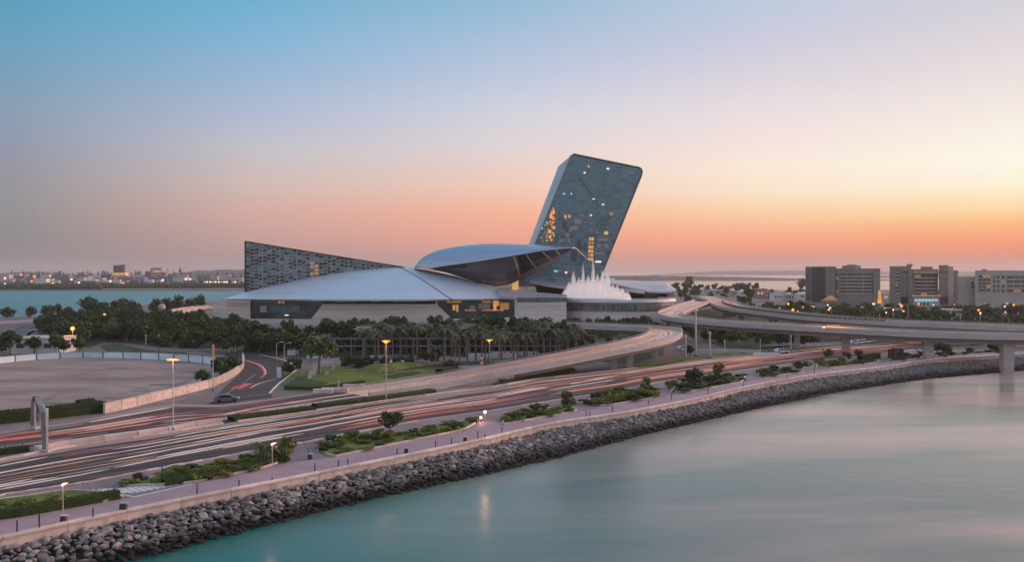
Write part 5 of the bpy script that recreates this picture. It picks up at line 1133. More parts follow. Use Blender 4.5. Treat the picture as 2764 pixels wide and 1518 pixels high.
hedge([(1350,1036),(1450,1020),(1545,1002)], .8, 1.6, 'dark hedge along the foot of the ramp')
hedge([(770,1052),(860,1054),(930,1043),(985,1036)], .7, 1.0, 'low dark hedge along the front of the garden lawn')
hedge([(985,1022),(1060,1016),(1140,1000),(1215,992)], .9, 1.4, 'curved dark hedge across the garden lawn')
hedge([(1185,1012),(1225,1004)], 1.4, 2.0, 'square cut hedge where the ramp leaves the lawn')
hedge([(2320,975),(2372,968)], 1.6, 1.5, 'dark boxed hedge at the right end of the promenade')

# ------------------------------------------------------------------ office blocks at right
def plan_block(root, name, pts, z0, z1, m):
    return MB().prism([Vector((x, y, z0)) for x, y in pts], [Vector((x, y, z1)) for x, y in pts]).build(name, m, root)
wr_ = random.Random(15)
def win_grid(root, D, xs_, ys_, w_, h_, m, frame=None):
    """windows standing a little proud in a frame; xs, ys are photo pixels of the centres"""
    k = D/F; wm_ = MB().box((0, 0, 0), (w_*k, .3, h_*k)).mesh('window', m); fm = MB().box((0, 0, 0), (w_*k*.96, .36, .18)).mesh('sill', M['office_l'])
    mm = MB().box((0, 0, 0), (.16, .38, h_*k)).mesh('mullion', M['office'])
    o0 = wloc(root); wl_ = wm_.copy(); wl_.materials.clear(); wl_.materials.append(M['lit_dim'])
    xs_ = list(xs_); ys_ = list(ys_)
    if len(xs_) > 1:
        bm__ = MB().box((0, 0, 0), ((max(xs_)-min(xs_)+w_+2)*k, .25, .75)).mesh('floor_band', M['office_l'])
        for y in ys_: inst('floor_band', bm__, root, P((max(xs_)+min(xs_))/2, y+h_*.5+1.9, D)-o0)
    for y in ys_:
        for x in xs_:
            o = inst('window', wl_ if wr_.random() < .07 else wm_, root, P(x, y, D)-o0); inst('sill', fm, o, Vector((0, 0, -h_*k/2)))
            if w_ > 8: 
                for q in (-.25, 0, .25): inst('mullion', mm, o, Vector((q*w_*k, 0, 0)))
DO = 620.0
o1 = thing('office_block', 'left office block with curved finned corner and strip windows', 'office building', (XD(2290, DO), DO+12, 0))
def fp(pxs, D0, D1): return [(XD(x, D0), D0) for x in pxs]+[(XD(x, D0)*D1/D0, D1) for x in reversed(pxs)]
ztop = lambda y, D: H-(y-HY)/F*D
plan_block(o1, 'wall', fp((2256, 2376), DO, DO+26), 0, ztop(725, DO), M['office'])
cv = [(XD(2202, DO)+0, DO+22), (XD(2203, DO), DO+12), (XD(2208, DO), DO+5), (XD(2220, DO), DO+.5), (XD(2238, DO), DO-1), (XD(2255.8, DO), DO-.5), (XD(2255.8, DO), DO+24)]
plan_block(o1, 'curved_wall', cv, 0, ztop(719.5, DO), M['office'])
plan_block(o1, 'penthouse', fp((2273, 2323), DO+4, DO+18), ztop(727, DO), ztop(717, DO), M['office'])
plan_block(o1, 'plant_room', fp((2287, 2312), DO+6, DO+14), ztop(717.2, DO), ztop(714.5, DO), M['office'])
win_grid(o1, DO-.2, [2260+7.6*i for i in range(0, 1)], [742+9.3*i for i in range(6)], 4.5, 5.5, M['office_w'])
win_grid(o1, DO-.2, (2277, 2298, 2318, 2342), [742+9.3*i for i in range(6)], 17.5, 5.6, M['office_w'])
win_grid(o1, DO-.2, (2355,), [742+9.3*i for i in range(6)], 4, 5.6, M['office_w'])
plan_block(o1, 'glazing', [(x_, y_-.18) for x_, y_ in cv[:6]]+[(cv[5][0]-.3, DO+2), (cv[0][0]+2, DO+22)], 4, ztop(723, DO), M['office_w'])
fm = MB().box((0, 0, 0), (.35, .7, ztop(722, DO)-4)).mesh('fin', M['office_l'])
for i in range(16):
    x = 2204+i*3.1; a = [c for c in cv]
    yy = DO-1+max(0, (2238-x)/36)**2*14
    inst('fin', fm, o1, Vector((XD(x, DO), yy-.35, (ztop(722, DO)+4)/2))-wloc(o1))
for i in range(5): inst('fin', fm, o1, Vector((XD(2360+i*3.2, DO), DO-.3, (ztop(730, DO)+2)/2))-wloc(o1), 0, (1, 1, .93))
sg = MB().box(P(2313, 726, DO+3.6), (2.8, .4, 1.9)).build('roof_sign', M['white'], o1)
sg = MB().box(P(2365, 733.3, DO-.25), (2.1, .3, 1.5)).build('logo', M['red'], o1)
fc = bpy.data.curves.new('lettering', 'FONT'); fc.body = '81'; fc.size = 1.6; fc.align_x = 'CENTER'; fc.extrude = .03
fo = bpy.data.objects.new('lettering', fc); C.objects.link(fo); bpy.context.view_layer.update()
me_ = bpy.data.meshes.new_from_object(fo.evaluated_get(bpy.context.evaluated_depsgraph_get())); bpy.data.objects.remove(fo); fo = inst('lettering', me_, sg); fc = me_
fo.location = (0, 0, 0); fo.location = P(2365, 735, DO-.5); fo.rotation_euler = (R(90), 0, 0); fc.materials.append(M['white'])

o2 = thing('office_block', 'middle office block with stepped roof and framed window grid', 'office building', (XD(2490, DO), DO+12, 0))
plan_block(o2, 'wall', fp((2460, 2532), DO+1, DO+26), 0, ztop(727, DO), M['office'])
plan_block(o2, 'side_wing', fp((2401, 2459.8), DO-2, DO+22), 0, ztop(719, DO), M['office'])
plan_block(o2, 'side_wing', fp((2534, 2560), DO-2, DO+18), 0, ztop(716, DO), M['office'])
plan_block(o2, 'side_wing', fp((2560.2, 2573), DO+3, DO+20), 0, ztop(719, DO), M['office_l'])
plan_block(o2, 'side_wing', fp((2573.2, 2586), DO+10, DO+24), 0, ztop(730, DO), M['office'])
plan_block(o2, 'penthouse', fp((2447, 2463), DO+3, DO+12), ztop(720, DO), ztop(713, DO), M['office'])
plan_block(o2, 'penthouse', fp((2485, 2517), DO+5, DO+15), ztop(728, DO), ztop(720, DO), M['office'])
win_grid(o2, DO+.8, (2477, 2493.5), [746+9.8*i for i in range(6)], 15, 6.2, M['office_w'])
win_grid(o2, DO+.8, (2508, 2516, 2524), [746+9.8*i for i in range(6)], 6, 6.2, M['office_w'])
win_grid(o2, DO-2.2, (2420, 2427), [731+9.4*i for i in range(7)], 4, 4.6, M['office_w'])
plan_block(o2, 'glazing', fp((2432, 2452), DO-2.15, DO-2.01), 3, ztop(733, DO), M['office_w']); plan_block(o2, 'glazing', fp((2535.5, 2559), DO-2.15, DO-2.01), 3, ztop(733, DO), M['office_w'])
fm2 = MB().box((0, 0, 0), (.35, .5, 17)).mesh('fin', M['office_l'])
for i in range(5): inst('fin', fm2, o2, P(2434+i*3.6, 769, DO-2.3)-wloc(o2))
for i in range(7): inst('fin', fm2, o2, P(2537+i*3.3, 769, DO-2.3)-wloc(o2))
MB().box(P(2440, 730, DO-2.2), (3.4, .3, 1.0)).build('sign', M['copper'], o2); MB().box(P(2543, 730, DO-2.2), (4.2, .3, .9)).build('sign', M['copper'], o2)
MB().prism([P(2464,732,DO-.8), P(2534,734,DO-.8), P(2534,738,DO-.8), P(2464,738,DO-.8)], [P(2464,732,DO+1), P(2534,734,DO+1), P(2534,738,DO+1), P(2464,738,DO+1)]).build('frame', M['office_l'], o2)

D3 = 560.0
o3 = thing('office_block', 'pale right office block cut by the right edge of the photo', 'office building', (XD(2700, D3), D3+12, 0))
plan_block(o3, 'wall', fp((2632, 2840), D3, D3+24), 0, ztop(730.5, D3), M['office_l'])
plan_block(o3, 'link_wall', fp((2586, 2631.8), D3+8, D3+22), 0, ztop(748, D3), M['office_l'])
plan_block(o3, 'penthouse', fp((2650, 2664), D3+3, D3+10), ztop(731, D3), ztop(727, D3), M['office'])
win_grid(o3, D3-.2, (2646, 2656.5, 2668), [747+9.2*i for i in range(5)], 8, 6.5, M['office_w'])
win_grid(o3, D3-.2, (2684, 2695), [748.5+12.4*i for i in range(4)], 4.2, 6.8, M['office_w'])
win_grid(o3, D3-.2, (2708,), [748.5+12.4*i for i in range(4)], 6.5, 6.5, M['office_w'])
win_grid(o3, D3-.2, (2727, 2746, 2765, 2786), [749+12.2*i for i in range(4)], 15, 6.5, M['office_w'])
win_grid(o3, D3+7.8, (2625,), (765, 775), 6, 6, M['office_w'])
# white pavilion and villas
wpv = thing('pavilion', 'bright white two storey pavilion before the middle office block', 'pavilion', (XD(2505, 500), 506, 0))
plan_block(wpv, 'wall', fp((2466, 2536), 500, 512), 0, ztop(803, 500), M['white'])
plan_block(wpv, 'wall', fp((2475, 2520), 496, 499.9), 0, ztop(818, 500), M['white'])
plan_block(wpv, 'roof', fp((2462, 2540), 498, 514), ztop(802.9, 500), ztop(799, 500), M['copper'])
win_grid(wpv, 499.8, [2473+9*i for i in range(7)], (811,), 6, 7, M['lit_cyan'])
win_grid(wpv, 495.8, (2484, 2494, 2505), (821,), 5, 6, M['office_w'])
wtent = thing('tent', 'orange peaked tent roof glowing before the left office block', 'tent', (XD(2243, 560), 566, 0))
MB().prism([P(2216,815,560), P(2262,815,560), P(2262,809,560), P(2216,811,560)], [P(2216,815,574), P(2262,815,574), P(2262,809,574), P(2216,811,574)]).build('wall', M['white'], wtent)
tb = [P(2218,811,559), P(2262,810,559), P(2262,810,575), P(2218,811,575)]; apx = P(2243,796.5,567)
MB().add(tb+[apx], [(0,1,4),(1,2,4),(2,3,4),(3,0,4)]).build('roof', M['orange_paint'], wtent)
tow = thing('lit_mast', 'slim yellow lit tower between left and middle office blocks', 'tower', P(2374, 820, 540))
for i, (y, m_) in enumerate([(816,'lamp_orange'),(808,'wallamber'),(800,'lit_warm'),(793,'wallamber'),(787,'lit_warm')]): MB().box(P(2374, y, 540), (1.8-.2*i, 1.8-.2*i, 1.5)).build('lantern', M[m_], tow)
hr = random.Random(8)
def villa(px, py, w_, h_, d_, m_, label, flat=True, group='low villas', lit=0):
    g = G(px, py); r = thing('villa', label, 'house', g, hr.uniform(-.3, .3), group)
    MB().box((0, 0, h_/2), (w_, d_, h_)).mesh; o = inst('wall', MB().box((0, 0, h_/2), (w_, d_, h_)).mesh('wall', m_), r)
    if flat: inst('roof', MB().box((0, 0, h_+.15), (w_+.5, d_+.5, .3)).mesh('roof', M['villa']), r)
    else: inst('roof', MB().add([(-w_/2-.4,-d_/2-.4,h_),(w_/2+.4,-d_/2-.4,h_),(w_/2+.4,d_/2+.4,h_),(-w_/2-.4,d_/2+.4,h_),(-w_*.25,0,h_+1.8),(w_*.25,0,h_+1.8)], [(0,1,5,4),(1,2,5),(2,3,4,5),(3,0,4),(0,3,2,1)]).mesh('roof', M['villa']), r)
    wm_ = MB().box((0, 0, 0), (w_*.16, .12, h_*.3)).mesh('window', M['lit_warm'] if lit else M['office_w'])
    for i in range(3): inst('window', wm_, r, (w_*(-.3+.3*i), -d_/2-.05, h_*.55))
    return r
for px, py, w_, h_, k, lit, lab in [(1853,789,9,4,0,0,'small white house under the largest dome tree'),(1875,790,22,4,0,0,'long white house on the right shore'),(1904,792,18,5,1,0,'pale house with hipped roof on the shore'),(1937,796,26,5,0,0,'wide pale house behind the rear viaduct'),(1990,800,12,5,0,0,'pale cube house left of the orange lit pair'),(2012,803,14,6,1,0,'pale hipped house among trees'),(2052,806,12,9,0,1,'left of the two orange lit houses in the trees'),(2064,806,10,8,0,1,'right of the two orange lit houses in the trees'),(2078,808,9,6,0,1,'small orange lit house beside the lit pair'),(2095,812,9,6,0,0,'small white house below the lit pair'),(2000,812,10,5,0,0,'low white house near the rear viaduct'),(2110,800,12,5,1,0,'pale roofed house in the middle of the trees'),(2128,812,8,6,0,0,'narrow white house left of the pale roofs'),(2150,806,28,4,1,0,'broad pale low roof left of the first office block'),(2180,808,22,5,1,0,'second broad pale roof at the first office block'),(2340,818,10,6,0,1,'pinkish kiosk before the first office block'),(2357,818,9,7,0,0,'white kiosk right of the pinkish one'),(2390,815,16,7,0,1,'lit pink house between the office blocks'),(2415,815,12,7,0,1,'orange lit shop left of the white pavilion'),(2450,813,14,8,0,0,'terracotta house beside the white pavilion'),(2548,812,16,9,0,0,'terracotta building right of the white pavilion'),(2562,812,12,8,0,0,'small terracotta building with arches'),(2602,822,12,10,0,0,'brown villa before the link block'),(2632,828,14,16,0,0,'cream tower house before the right office block'),(2670,830,30,10,0,0,'long terracotta terrace house at right'),(2740,825,24,11,0,0,'dark balconied block at the right edge'),(2604,833,8,4,1,0,'small domed hut below the brown villa'),(2410,846,10,3,0,0,'white kiosk behind the viaduct lamps'),(2545,850,26,3,0,0,'low pale wall house behind the rear viaduct'),(2332,848,5,3,1,1,'small lit kiosk beside the rear viaduct')]:
    m_ = M['villa'] if 'terracotta' not in lab and 'brown' not in lab and 'orange' not in lab else M['city_warm']
    villa(px, py, w_, h_, hr.uniform(6, 10), m_, lab, not k, 'low villas before the offices', lit)
gl_ = random.Random(40)
for i in range(34):
    px, py = gl_.uniform(2080, 2760), gl_.uniform(820, 848); D = gl_.uniform(430, 540)
    o = MB().sphere((0, 0, 0), gl_.uniform(.35, .75), 8, 6).mesh('globe', M[gl_.choice(['lamp_orange', 'lamp_pink', 'lit_white', 'lamp_hot', 'lit_warm'])]); o = inst('garden_light', o, None, P(px, py, D))
    tag(o, 'small glowing light among the trees before the offices', 'light', 'lights among the trees before the offices')
villa(119, 952, 14, 4.6, 12, M['white'], 'white cube house left of the dark grove', True, None)

# ------------------------------------------------------------------ far city on the left
cr_ = random.Random(12)
hot = thing('hotel_tower', 'tallest slab tower on the far shore with warm lit base', 'tower', (XD(322, 2000), 2000, 0))
zc = lambda y, D: H-(y-HY)/F*D
def cbox(root, name, x0, x1, y0, y1, D, m_, dep=20): return MB().box(((XD(x0, D)+XD(x1, D))/2, D+dep/2, (zc(y0, D)+zc(y1, D))/2), (XD(x1, D)-XD(x0, D), dep, zc(y0, D)-zc(y1, D))).build(name, m_, root)
cbox(hot, 'tower_block', 305.5, 338, 716, 736.5, 2000, M['city_warm'])
cbox(hot, 'base_block', 306, 340, 743, 760, 2000, M['city_warm'], 24); cbox(hot, 'lit_floor', 307, 337, 737, 743, 1999, M['lit_warm'], 18)
for i in range(9): cbox(hot, 'balcony_stack', 306+i*3.6, 307.6+i*3.6, 717, 736, 1997, M['city'], 2.5)
cbox(hot, 'roof_plant', 325, 337, 714, 716, 2000, M['city'])
for i in range(6): cbox(hot, 'window', 308+i*5, 310.5+i*5, 745, 755, 1998.5, M['lit_dim'], 2)
tb2 = thing('lit_block', 'broad block with glowing orange windows on the far shore', 'building', (XD(425, 2000), 2000, 0))
cbox(tb2, 'wall', 406.5, 435, 723, 750, 2000, M['city_warm']); cbox(tb2, 'side_wall', 393.5, 406.4, 733, 750, 2002, M['city']); cbox(tb2, 'side_wall', 435.2, 447, 731, 750, 2002, M['city_warm'])
for x in (413, 420, 427): cbox(tb2, 'window_glow', x, x+5, 731, 735.5, 1998, M['lit_warm'], 3)
cbox(tb2, 'window_glow', 437, 445, 731.5, 735, 1999, M['lit_warm'], 3)
mast = thing('radio_mast', 'lattice broadcast mast on the far city skyline', 'mast', (XD(486.5, 2300), 2300, 0))
MB().tube([P(486.5, 752, 2300), P(486.5, 735, 2300)], 2.2, 4).build('shaft', M['city'], mast); MB().box(P(486.5, 731, 2300), (5, 5, 9)).build('platform', M['city'], mast); MB().tube([P(486, 727, 2300), P(485.5, 720, 2300)], .9, 4).build('antenna', M['city'], mast)
def sky_rise(px, y, w_, D, label, m_=None):
    r = thing('high_rise', label, 'tower', (XD(px, D), D, 0), 0, 'high-rises of the far city')
    h_ = zc(y, D); k = D/F*w_
    inst('shaft', MB().box((0, 0, h_/2), (k, k, h_)).mesh('shaft', m_ or M['city']), r)
    if cr_.random() < .6: inst('crown', MB().box((cr_.uniform(-.2, .2)*k, 0, h_+2), (k*.5, k*.5, 5)).mesh('crown', M['city']), r)
    return r
for px, y, w_ in [(147,733,3),(100,737,6),(119,738,5),(187,738,3),(211,741,6),(227,736,4),(243,741,8),(253,740,5),(265,738,5.5),(277,735,4.5),(288,737,6),(294,740,4),(354,740,4),(362,741,4),(366,735,4),(375,739,4.5),(382,742,5),(386,742,4),(57,742,6),(40,741,8),(70,740,7),(85,739,6),(130,740,7),(158,740,6),(172,741,6),(198,742,5),(452,738,4),(460,740,6),(469,735,3),(474,740,5),(500,737,4),(508,739,4),(515,738,6),(493,741,5),(20,742,8),(-20,741,8)]:
    sky_rise(px, y, w_, cr_.uniform(2250, 2500), 'small blue grey tower on the far left skyline')
for i in range(70):
    sky_rise(cr_.uniform(-60, 660), cr_.uniform(734, 746), cr_.uniform(3.5, 8), cr_.uniform(2150, 2480), 'small blue grey tower on the far left skyline')
for px, y in [(452,722),(435,718)]:
    o = MB().tube([P(px, 748, 2300), P(px, y, 2300)], [1.4, .3], 4).build('spire', M['city']); tag(o, 'thin spire just right of the orange windowed block' if px == 452 else 'thin mast touching the orange windowed block', 'spire')
for i in range(140):
    px = cr_.uniform(-120, 660); D = cr_.uniform(1480, 2100); py = HY+26*F/D
    w_ = cr_.uniform(12, 34); h_ = cr_.uniform(6, 15)*(1.4 if D > 1800 else 1)
    if D < 1560+max(0, px-300)*.6: continue
    o = inst('low_building', MB().box((0, 0, h_/2), (w_, 14, h_)).mesh('low_building', M['city'] if cr_.random() < .6 else M['villa']), None, (XD(px, D), D, -1), cr_.uniform(-.4, .4))
    tag(o, 'low flat roofed building in the far shore town', 'building', 'low buildings of the far shore town')
cur = thing('stadium_roof', 'low building with pale curved roof on the far shore', 'building', (XD(357, 1500), 1500, -1))
MB().loft([[P(332+50*t, 768-6*math.sin(math.pi*t)**.7, D_) for t in [i/10 for i in range(11)]] for D_ in (1495, 1530)], False).build('roof', M['white'], cur); MB().prism([P(333,776,1497), P(381,776,1497), P(381,768,1497), P(333,768,1497)], [P(333,776,1528), P(381,776,1528), P(381,768,1528), P(333,768,1528)]).build('wall', M['city'], cur)
arc_ = thing('arcade', 'long lit arcade building on the far shore right of the city', 'building', (XD(590, 1500), 1500, -1))
cbox(arc_, 'wall', 537, 640, 758, 777, 1500, M['city'], 16); cbox(arc_, 'roof', 535, 642, 756.5, 758, 1499, M['concrete_d'], 18)
for i, x in enumerate([549,556,565,572,579,588,596,603,610,625,632]):
    cbox(arc_, 'window_glow', x, x+5, 759.5, 764, 1498.5, M['lit_white' if i % 3 else 'lit_warm'], 1); cbox(arc_, 'window_glow', x, x+4, 767, 774, 1498.5, M[['lit_warm', 'lit_dim', 'lit_faint'][i % 3]], 1)
for px, y, m_ in [(57,742,'lamp_orange'),(92,747,'lamp_orange'),(13,752,'lamp_pink'),(85,760,'lamp_orange'),(143,766,'lamp_hot'),(14,768,'lamp_pink'),(193,755,'lamp_pink'),(213,764,'lit_white'),(298,760,'lamp_pink'),(439,757,'lit_white'),(501,754,'lit_white'),(513,754,'lamp_pink'),(242,773,'lit_warm'),(110,775,'lit_warm'),(40,771,'lit_warm')]:
    D = 1560; o = MB().sphere(P(px, y, D), 2.1, 8, 6).build('floodlight', M[m_]); tag(o, 'glowing floodlight in the far shore town', 'light', 'floodlights of the far shore town')
V_ = MB()
for i in range(1500):
    px = cr_.uniform(-200, 700); D = cr_.uniform(1425 if px > 270 else 1345, 1475 if px > 270 else 1450) if i % 3 else cr_.uniform(1480, 2000)
    if px > 560 : D += 40
    r = cr_.uniform(2.2, 5.5); c = Vector((XD(px, D), D, -1+r*.7))
    a = [c+Vector((r*math.cos(t)*cr_.uniform(.8, 1.2), r*math.sin(t)*.6, z)) for z, t in [(-r*.7, 0), (-r*.7, 2.1), (-r*.7, 4.2), (r*.3, 1), (r*.3, 3.1), (r*.3, 5.2), (r*.9, .5)]]
    V_.add(a, [(0,1,3),(1,4,3),(1,2,4),(2,5,4),(2,0,5),(0,3,5),(3,4,6),(4,5,6),(5,3,6)])
stuff(V_.build('far_trees', M['leaf']), 'belt of dark trees along the far left shore')
V_ = MB()
for i in range(500):
    px = cr_.uniform(1560, 1990); D = cr_.uniform(2905, 3010); r = cr_.uniform(3, 5); zt = 6 if px < 1900 else 3
    c = Vector((XD(px, D), D, zt*cr_.random())); a = [c+Vector((r*1.6*math.cos(t), r*math.sin(t), z)) for z, t in [(-r, 0), (-r, 2.1), (-r, 4.2), (r*.3, 1), (r*.3, 3.1), (r*.3, 5.2), (r*.9, .5)]]
    V_.add(a, [(0,1,3),(1,4,3),(1,2,4),(2,5,4),(2,0,5),(0,3,5),(3,4,6),(4,5,6),(5,3,6)])
stuff(V_.build('island_scrub', M['leaf']), 'scrub along the low island on the right')

# ------------------------------------------------------------------ lot boundary: hoarding, curved wall, arch
ho = thing('hoarding', 'pale blue grey site hoarding with dark posts along the sandy lot', 'fence', G(212, 967))
hp = [G(x, y) for x, y in [(-200,1003),(5,982),(70,975),(145,970),(212,967.5),(330,969),(440,973),(540,981),(602,989)]]
ht = [ip([(-200,17.5),(5,17),(145,16.5),(212,17),(440,19),(602,19.5)], x) for x in range(-200, 603)]
pts_h = resample(hp, 6.2)
for a, b in zip(pts_h, pts_h[1:]):
    d = (b-a); L = d.length; rz = math.atan2(d.y, d.x); px = CX+a.x/a.y*F
    hh = ip([(-200,1.75),(5,1.75),(212,1.75),(440,1.95),(602,1.9)], px)*1.0
    pnl = MB().box(a.lerp(b, .5)+Vector((0, 0, hh/2+.06)), (L-.35, .08, hh-.05), rz).build('panel', M['hoard'], ho)
    MB().box(a+Vector((0, 0, (hh+.2)/2)), (.22, .24, hh+.2), rz).build('post', M['steel_d'], ho)
    for k in (-.5, .5): MB().box(a.lerp(b, .5)+Vector((0, 0, hh/2+k*hh*.9))+Vector((d.y, -d.x, 0)).normalized()*.06, (L-.3, .05, .08), rz).build('rail', M['steel'], pnl)
cwall = thing('curved_wall', 'low curved wall of pale stone panels in front of the sandy lot', 'wall', G(470, 1070))
cb_ = smooth([G(x, y) for x, y in [(280,1118),(360,1100),(470,1072),(560,1049),(610,1029),(645,1006),(657,988),(655,968)]], 8)
ps = resample(cb_, 4.4)
for i, (a, b) in enumerate(zip(ps, ps[1:])):
    d = b-a; L = d.length; rz = math.atan2(d.y, d.x); hh = 1.75-.2*i/len(ps)
    MB().box(a.lerp(b, .5)+Vector((0, 0, hh/2)), (L-.14, .4, hh), rz).build('stone_panel', M['stone_wall'], cwall)
    MB().box(a.lerp(b, .5)+Vector((0, 0, hh+.05)), (L-.02, .5, .12), rz).build('coping_stone', M['kerb'], cwall)
arch = thing('arch', 'grey steel arch with two slanted legs straddling the far carriageway', 'arch', G(108, 1190))
fb, bb = G(122, 1221), G(90, 1160)
M['arch_grey'] = mat('arch_grey', (.27, .265, .275), .6, .1, (.2, .195, .2), (.5, .5, .5), 4)
def legp(b, px, pts): return [P(x, y, b.y) for x, y in pts]
f_pts = [P(122,1221,fb.y), P(121,1150,fb.y), P(119,1113,fb.y), P(110,1092,fb.y+2), P(101,1072,(fb.y+bb.y)/2)]
b_pts = [P(90,1160,bb.y), P(90,1105,bb.y), P(92,1082,bb.y), P(96,1071,bb.y-4), P(101,1071,(fb.y+bb.y)/2)]
def beam(pts, w_, d_, name, parent):
    rings = []
    for p, wv in zip(pts, w_): rings.append([p+Vector((sx_*wv/2, sy_*d_/2, 0)) for sx_, sy_ in ((-1,-1),(1,-1),(1,1),(-1,1))])
    MB().loft(rings, True, True).build(name, M['arch_grey'] if name != 'foot' else M['concrete'], parent)
beam(f_pts, (.62,.58,.6,.62,.6), .6, 'leg', arch); beam(b_pts, (.62,.58,.6,.62,.6), .6, 'leg', arch)
beam([P(106,1140,bb.y-3), P(104,1115,bb.y-3), P(102,1088,(fb.y+bb.y)/2), P(101,1074,(fb.y+bb.y)/2)], (.3,.35,.5,.5), .4, 'brace', arch)
MB().box(fb+Vector((0, 0, .2)), (1.6, 1.6, .4)).build('foot', M['concrete'], arch); MB().box(bb+Vector((0, 0, .2)), (1.4, 1.4, .4)).build('foot', M['concrete'], arch)
MB().box(P(112, 1121, fb.y+1)+Vector((0, .6, 0)), (1.0, .6, 1.6)).build('bracket', M['steel'], arch)

# ------------------------------------------------------------------ lamps
GLOWS = {'glow': (600, (1, .35, .1)), 'globe': (110, (1, .5, .35)), 'flag': (90, (1, .5, .35)), 't': (250, (1, .45, .15)), 'dish': (250, (1, .42, .15)), 'flood': (3000, (1, .42, .12))}
def lamp(px, yb, yt, style, label, z0=0.0, r=.10, group=None, D=None):
    b = G(px, yb, z0) if D is None else P(px, yb, D); h_ = (yb-yt)/F*b.y
    t = thing('street_lamp', label, 'street lamp', b, 0, group)
    q = lambda mb_, nm, m_: inst(nm, mb_.mesh(nm, M[m_]), t)
    q(MB().lathe([(r*2.4, 0), (r*2.4, .25), (r*1.4, .4)], 8), 'base', 'steel_d'); q(MB().tube([(0, 0, .2), (0, 0, h_)], [r*1.25, r*.8], 7), 'pole', 'steel')
    if style == 't':
        q(MB().tube([(-.75, 0, h_+.1), (-.7, 0, h_), (.7, 0, h_), (.75, 0, h_+.1)], .14, 6), 'crossarm', 'steel')
        for s_ in (-1, 1): q(MB().box((s_*.65, 0, h_-.02), (.5, .4, .16)), 'lamp_head', 'lamp_orange')
    elif style == 'can': q(MB().lathe([(.2, h_-2.6), (.24, h_-2.4), (.24, h_), (.1, h_+.1)], 8), 'lamp_head', 'orange_paint')
    elif style == 'globe': q(MB().sphere((0, 0, h_+.15), max(.26, r*3.2), 10, 8), 'lamp_head', 'lamp_pink')
    elif style == 'wglobe': q(MB().lathe([(.1, h_-.1), (.7, h_+.2), (.75, h_+.6), (.3, h_+.95)], 10), 'lamp_head', 'white')
    elif style == 'glow':
        q(MB().sphere((0, 0, h_+.3), .62, 10, 8), 'lamp_head', 'lamp_hot')
        q(MB().lathe([(.7, h_+.9), (.5, h_+1.15), (.1, h_+1.25)], 8), 'shade', 'steel_d')
    elif style == 'arm':
        q(MB().tube([(0, 0, h_-.3), (.3, 0, h_+.15), (1.4, 0, h_+.45)], .07, 5), 'arm', 'steel'); q(MB().box((1.6, 0, h_+.42), (.9, .3, .15)), 'lamp_head', 'white')
    elif style == 'dish':
        q(MB().lathe([(.12, h_-.1), (.8, h_+.25), (.85, h_+.4), (.2, h_+.45)], 10), 'lamp_head', 'lamp_orange')
    elif style == 'flag':
        q(MB().tube([(-.1, 0, h_-.1), (.15, 0, h_+.05), (.5, 0, h_+.14)], [.13, .12, .03], 6), 'lamp_head', 'lamp_pink')
    elif style == 'flood': q(MB().box((0, -.3, h_), (.7, .5, .3)), 'lamp_head', 'lamp_orange')
    elif style == 'post': q(MB().lathe([(r*1.4, h_-.35), (r*1.5, h_), (r*.5, h_+.1)], 8), 'cap', 'white')
    if style in GLOWS:
        e_, c_ = GLOWS[style]; L_ = bpy.data.lights.new('lamp_light', 'POINT'); L_.energy = e_; L_.color = c_; L_.shadow_soft_size = .4
        lo = bpy.data.objects.new('lamp_light', L_); C.objects.link(lo); lo.parent = t; lo.location = (0, -.9, h_+(.2 if style != 'flood' else -.5))
    return t
lamp(467,1165,972,'t','tall lamp with orange crosspiece on the stone median',r=.09)
lamp(1042,1083,926,'dish','tall lamp with orange dish head beside the green median hedge',r=.085)
lamp(575,1056,932,'can','thin lamp with orange cylinder head behind the curved wall',r=.09)
lamp(196,948,890,'glow','orange glowing lamp before the left end of the grove',r=.10)
lamp(282,896,853,'glow','orange glowing lamp standing in the grove',r=.11)
lamp(201,872,850,'glow','far orange glowing lamp at the back of the grove',r=.11)
lamp(170,1406,1309,'flag','short pink lit lamp on the promenade beside the leftmost bed',r=.05)
lamp(735,1299,1200,'flag','slim white lit post on the promenade by the small palms',r=.045)
lamp(1309,1181,1116,'globe','globe lamp on the promenade right of the lens bed',r=.045)
lamp(1298,1140,1131,'globe','small globe light at the tip of the lens bed',r=.05)
lamp(746,978,928,'arm','left of the two bent lamp posts by the access road',r=.10)
lamp(767,980,930,'arm','right of the two bent lamp posts by the access road',r=.10)
lamp(635,956,912,'post','grey post lamp left of the access road bend',r=.12)
lamp(1228,972,920,'arm','bent white lamp among the palms',r=.08)
lamp(1321,985,922,'dish','lamp with orange globe dish among the palms',r=.09)
lamp(1878,962,842,'wglobe','tall post with white bowl head before the front viaduct',r=.28)
lamp(1850,968,906,'post','thick grey post left of the tall bowl lamp',r=.3)
lamp(1916,968,898,'post','thick grey post right of the tall bowl lamp',r=.3)
lamp(1956,956,920,'post','short white post right of the grey posts',r=.18)
lamp(2135,948,907,'post','white capped post at the highway edge under the viaduct',r=.22)
lamp(2115,948,925,'post','thin post left of the white capped one',r=.08)
lamp(394,938,905,'post','grey post with a box before the dark grove',r=.12)
lamp(428,938,905,'post','tall grey post with white head before the dark grove',r=.14)
lamp(473,838,826,'wglobe','white bowl lamp on the small curved ramp',r=.12)
